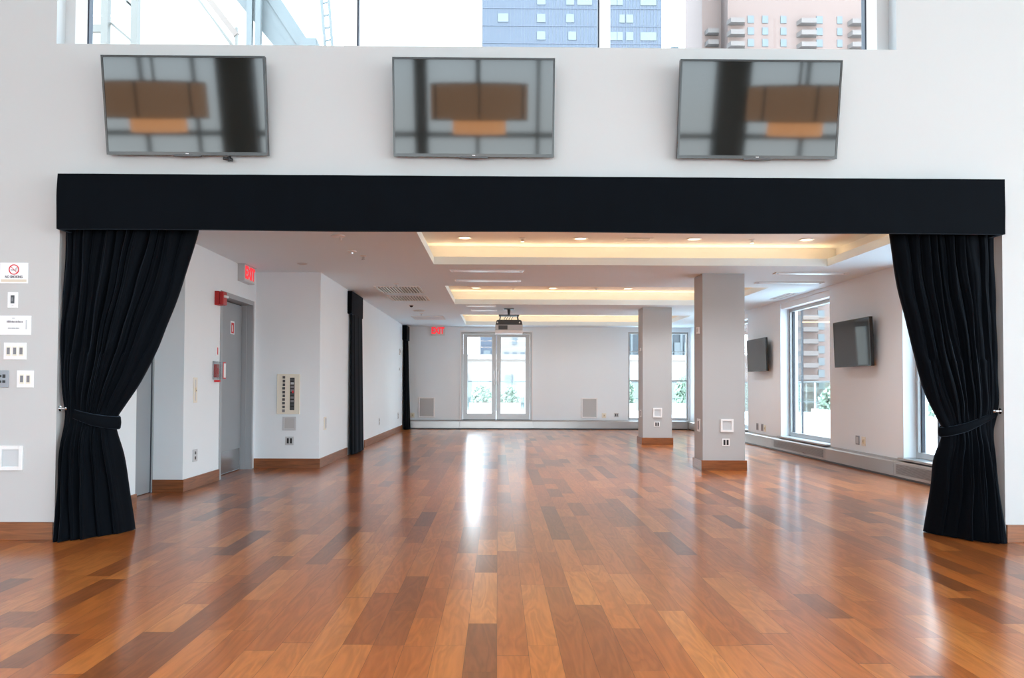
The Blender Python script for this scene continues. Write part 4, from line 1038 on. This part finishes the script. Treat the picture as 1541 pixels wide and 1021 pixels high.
# dark glass tower seen behind the columns
t = thing('tower', 'dark blue glass office block seen through the back corner window', 'building', (27, 100, GZ), 0)
MB().box(-13, 1.5, 0, 18, 0, 73.6).build('facade', M['darktower'], t)
MB().box(-4.4, -3.3, 4, 8, 73.6, 76.0).build('roof_hut', M['darktower'], t)
b = MB()
for k in range(12): b.box(-12.9+k*1.25, -12.6+k*1.25, -0.2, 0, 0, 73.6)
b.build('fins', M['darkpane'], t)
R_ = random.Random(4); first = None
for r_ in range(9, 16):
    for k in range(11):
        if R_.random() < 0.45: continue
        o = add_win(t, first, -12.0+k*1.25, r_*3.4+0.5, 0.8, 2.2, M['darkpane']); first = first or o
t = thing('tower', 'pale distant block seen through the right leaf of the glazed double door', 'building', (4.0, 150, GZ), 0)
MB().box(-3.4, 3.4, 0, 12, 0, 60).build('facade', M['palebuild'], t)
R_ = random.Random(8); first = None
for r_ in range(9, 14):
    for k in range(4):
        if R_.random() < 0.2: continue
        o = add_win(t, first, -2.4+k*1.5, r_*3.2+0.5, 0.8, 1.8, M['bluepane']); first = first or o
# low pale building
t = thing('low_building', 'pale low flat roofed building beyond the glazed double door', 'building', (-1, 62, GZ), 0)
MB().box(-16, 17, 0, 20, 0, 33.2).build('walls', M['palebuild'], t)
MB().box(-16.2, 17.2, -0.3, 20.2, 33.2, 33.6).build('parapet', M['palebuild'], t)
first = None
for x, z in ((-1.7, 31.4), (-0.9, 29.5), (0.2, 29.5), (1.9, 31.3), (2.4, 29.4), (-2.2, 29.5), (3.3, 29.5)):
    first_o = add_win(t, first, x, z, 0.7, 0.7, M['brickpane']); first = first or first_o
# rooftop steel outside the high window, standing on the lower roof
RZ = 3.32
def rz_(v, Y): return 1.17+(582-v)*Y/1200
def rx_(u, Y): return (u-748)*Y/1200
YS = 14.0
t = thing('steel_ladder_frame', 'cream steel ladder frame outside the left of the high window', 'steel frame', (rx_(170, YS), YS, RZ), 0)
b = MB()
for u in (151, 196): b.box(rx_(u, YS)-rx_(170, YS)-0.06, rx_(u, YS)-rx_(170, YS)+0.06, -0.06, 0.06, 0, 6.0)
b.build('posts', M['roofcream'], t)
b = MB()
for v in (-70, 45, 160): b.box(rx_(128, YS)-rx_(170, YS), rx_(151, YS)-rx_(170, YS), -0.04, 0.04, rz_(v, YS)-RZ-0.05, rz_(v, YS)-RZ+0.08)
b.build('cross_bars', M['roofcream'], t)
b = MB()
for (u0, v0, u1, v1) in ((157, 33, 198, 68), (180, 0, 197, 14), (140, -40, 197, 14)):
    b.bar((rx_(u0, YS)-rx_(170, YS), 0.05, rz_(v0, YS)-RZ), (rx_(u1, YS)-rx_(170, YS), 0.05, rz_(v1, YS)-RZ), 0.035, 0.035)
b.build('diagonals', M['roofcream'], t)
t = thing('steel_girder', 'grey slanted steel girder outside the high window', 'steel frame', (rx_(400, 15), 15, RZ), 0)
def G(u, v): return (rx_(u, 15)-rx_(400, 15), rz_(v, 15)-RZ)
b = MB(); b.prism([G(355, -8), G(402, -8), G(467, 90), G(436, 90)], -0.03, 0.03, 'Y'); b.build('web', M['roofsteel'], t)
b = MB(); b.bar((G(402, -8)[0], 0, G(402, -8)[1]), (G(467, 90)[0], 0, G(467, 90)[1]), 0.10, 0.22); b.bar((G(355, -8)[0], 0, G(355, -8)[1]), (G(436, 90)[0], 0, G(436, 90)[1]), 0.08, 0.22); b.build('flanges', M['roofsteel'], t)
b = MB()
for u in (374, 387): b.box(G(u, 0)[0]-0.05, G(u, 0)[0]+0.05, -0.25, -0.15, 0, 6.2)
b.build('posts', M['roofsteel'], t)
b = MB(); b.box(G(449, 0)[0], G(473, 0)[0], -0.2, 0.2, 0, G(449, 62)[1]); b.build('footing', M['roofsteel'], t)
t = thing('lattice_mast', 'thin leaning lattice mast outside the high window near its left mullion', 'mast', (rx_(486, 15), 15, RZ), 0)
b = MB()
dx = rx_(496, 15)-rx_(486, 15); k_ = -0.085
for s in (-1, 1): b.bar((s*dx*0.55+0.4, 0, 0), (s*dx*0.55+0.4+k_*6.5, 0, 6.5), 0.05, 0.05)
b.build('rails', M['roofsteel'], t)
b = MB()
for k in range(26):
    z = 0.3+k*0.24; b.bar((-dx*0.55+0.4+k_*z, 0, z), (dx*0.55+0.4+k_*z, 0, z+0.03), 0.03, 0.03)
b.build('rungs', M['roofsteel'], t)
t = thing('stair_stringer', 'slanted rusty stair rail outside the high window beside the cream building', 'steel frame', (rx_(320, 17), 17, RZ), 0)
def S_(u, v): return (rx_(u, 17)-rx_(320, 17), 0, rz_(v, 17)-RZ)
b = MB(); b.bar(S_(300, -12), S_(349, 52), 0.09, 0.12); b.build('stringer', M['rust'], t)
b = MB(); b.bar(S_(283, -12), S_(352, 78), 0.04, 0.04); b.bar(S_(290, -5), S_(340, 66), 0.03, 0.03); b.bar(S_(349, 40), S_(349, 400), 0.05, 0.05); b.build('handrails', M['roofcream'], t)
t = thing('neighbour_building', 'cream blank walled building outside the left of the high window', 'building', (-11, 32, GZ), 0)
MB().box(-6, 0.7, 0, 14, 0, 62).build('walls', M['cream'], t)
b = MB()
for k in range(5): b.box(-6, 0.72, -0.05, 0, 40+k*3.0, 40.1+k*3.0)
b.build('wall_joints', M['planter'], t)
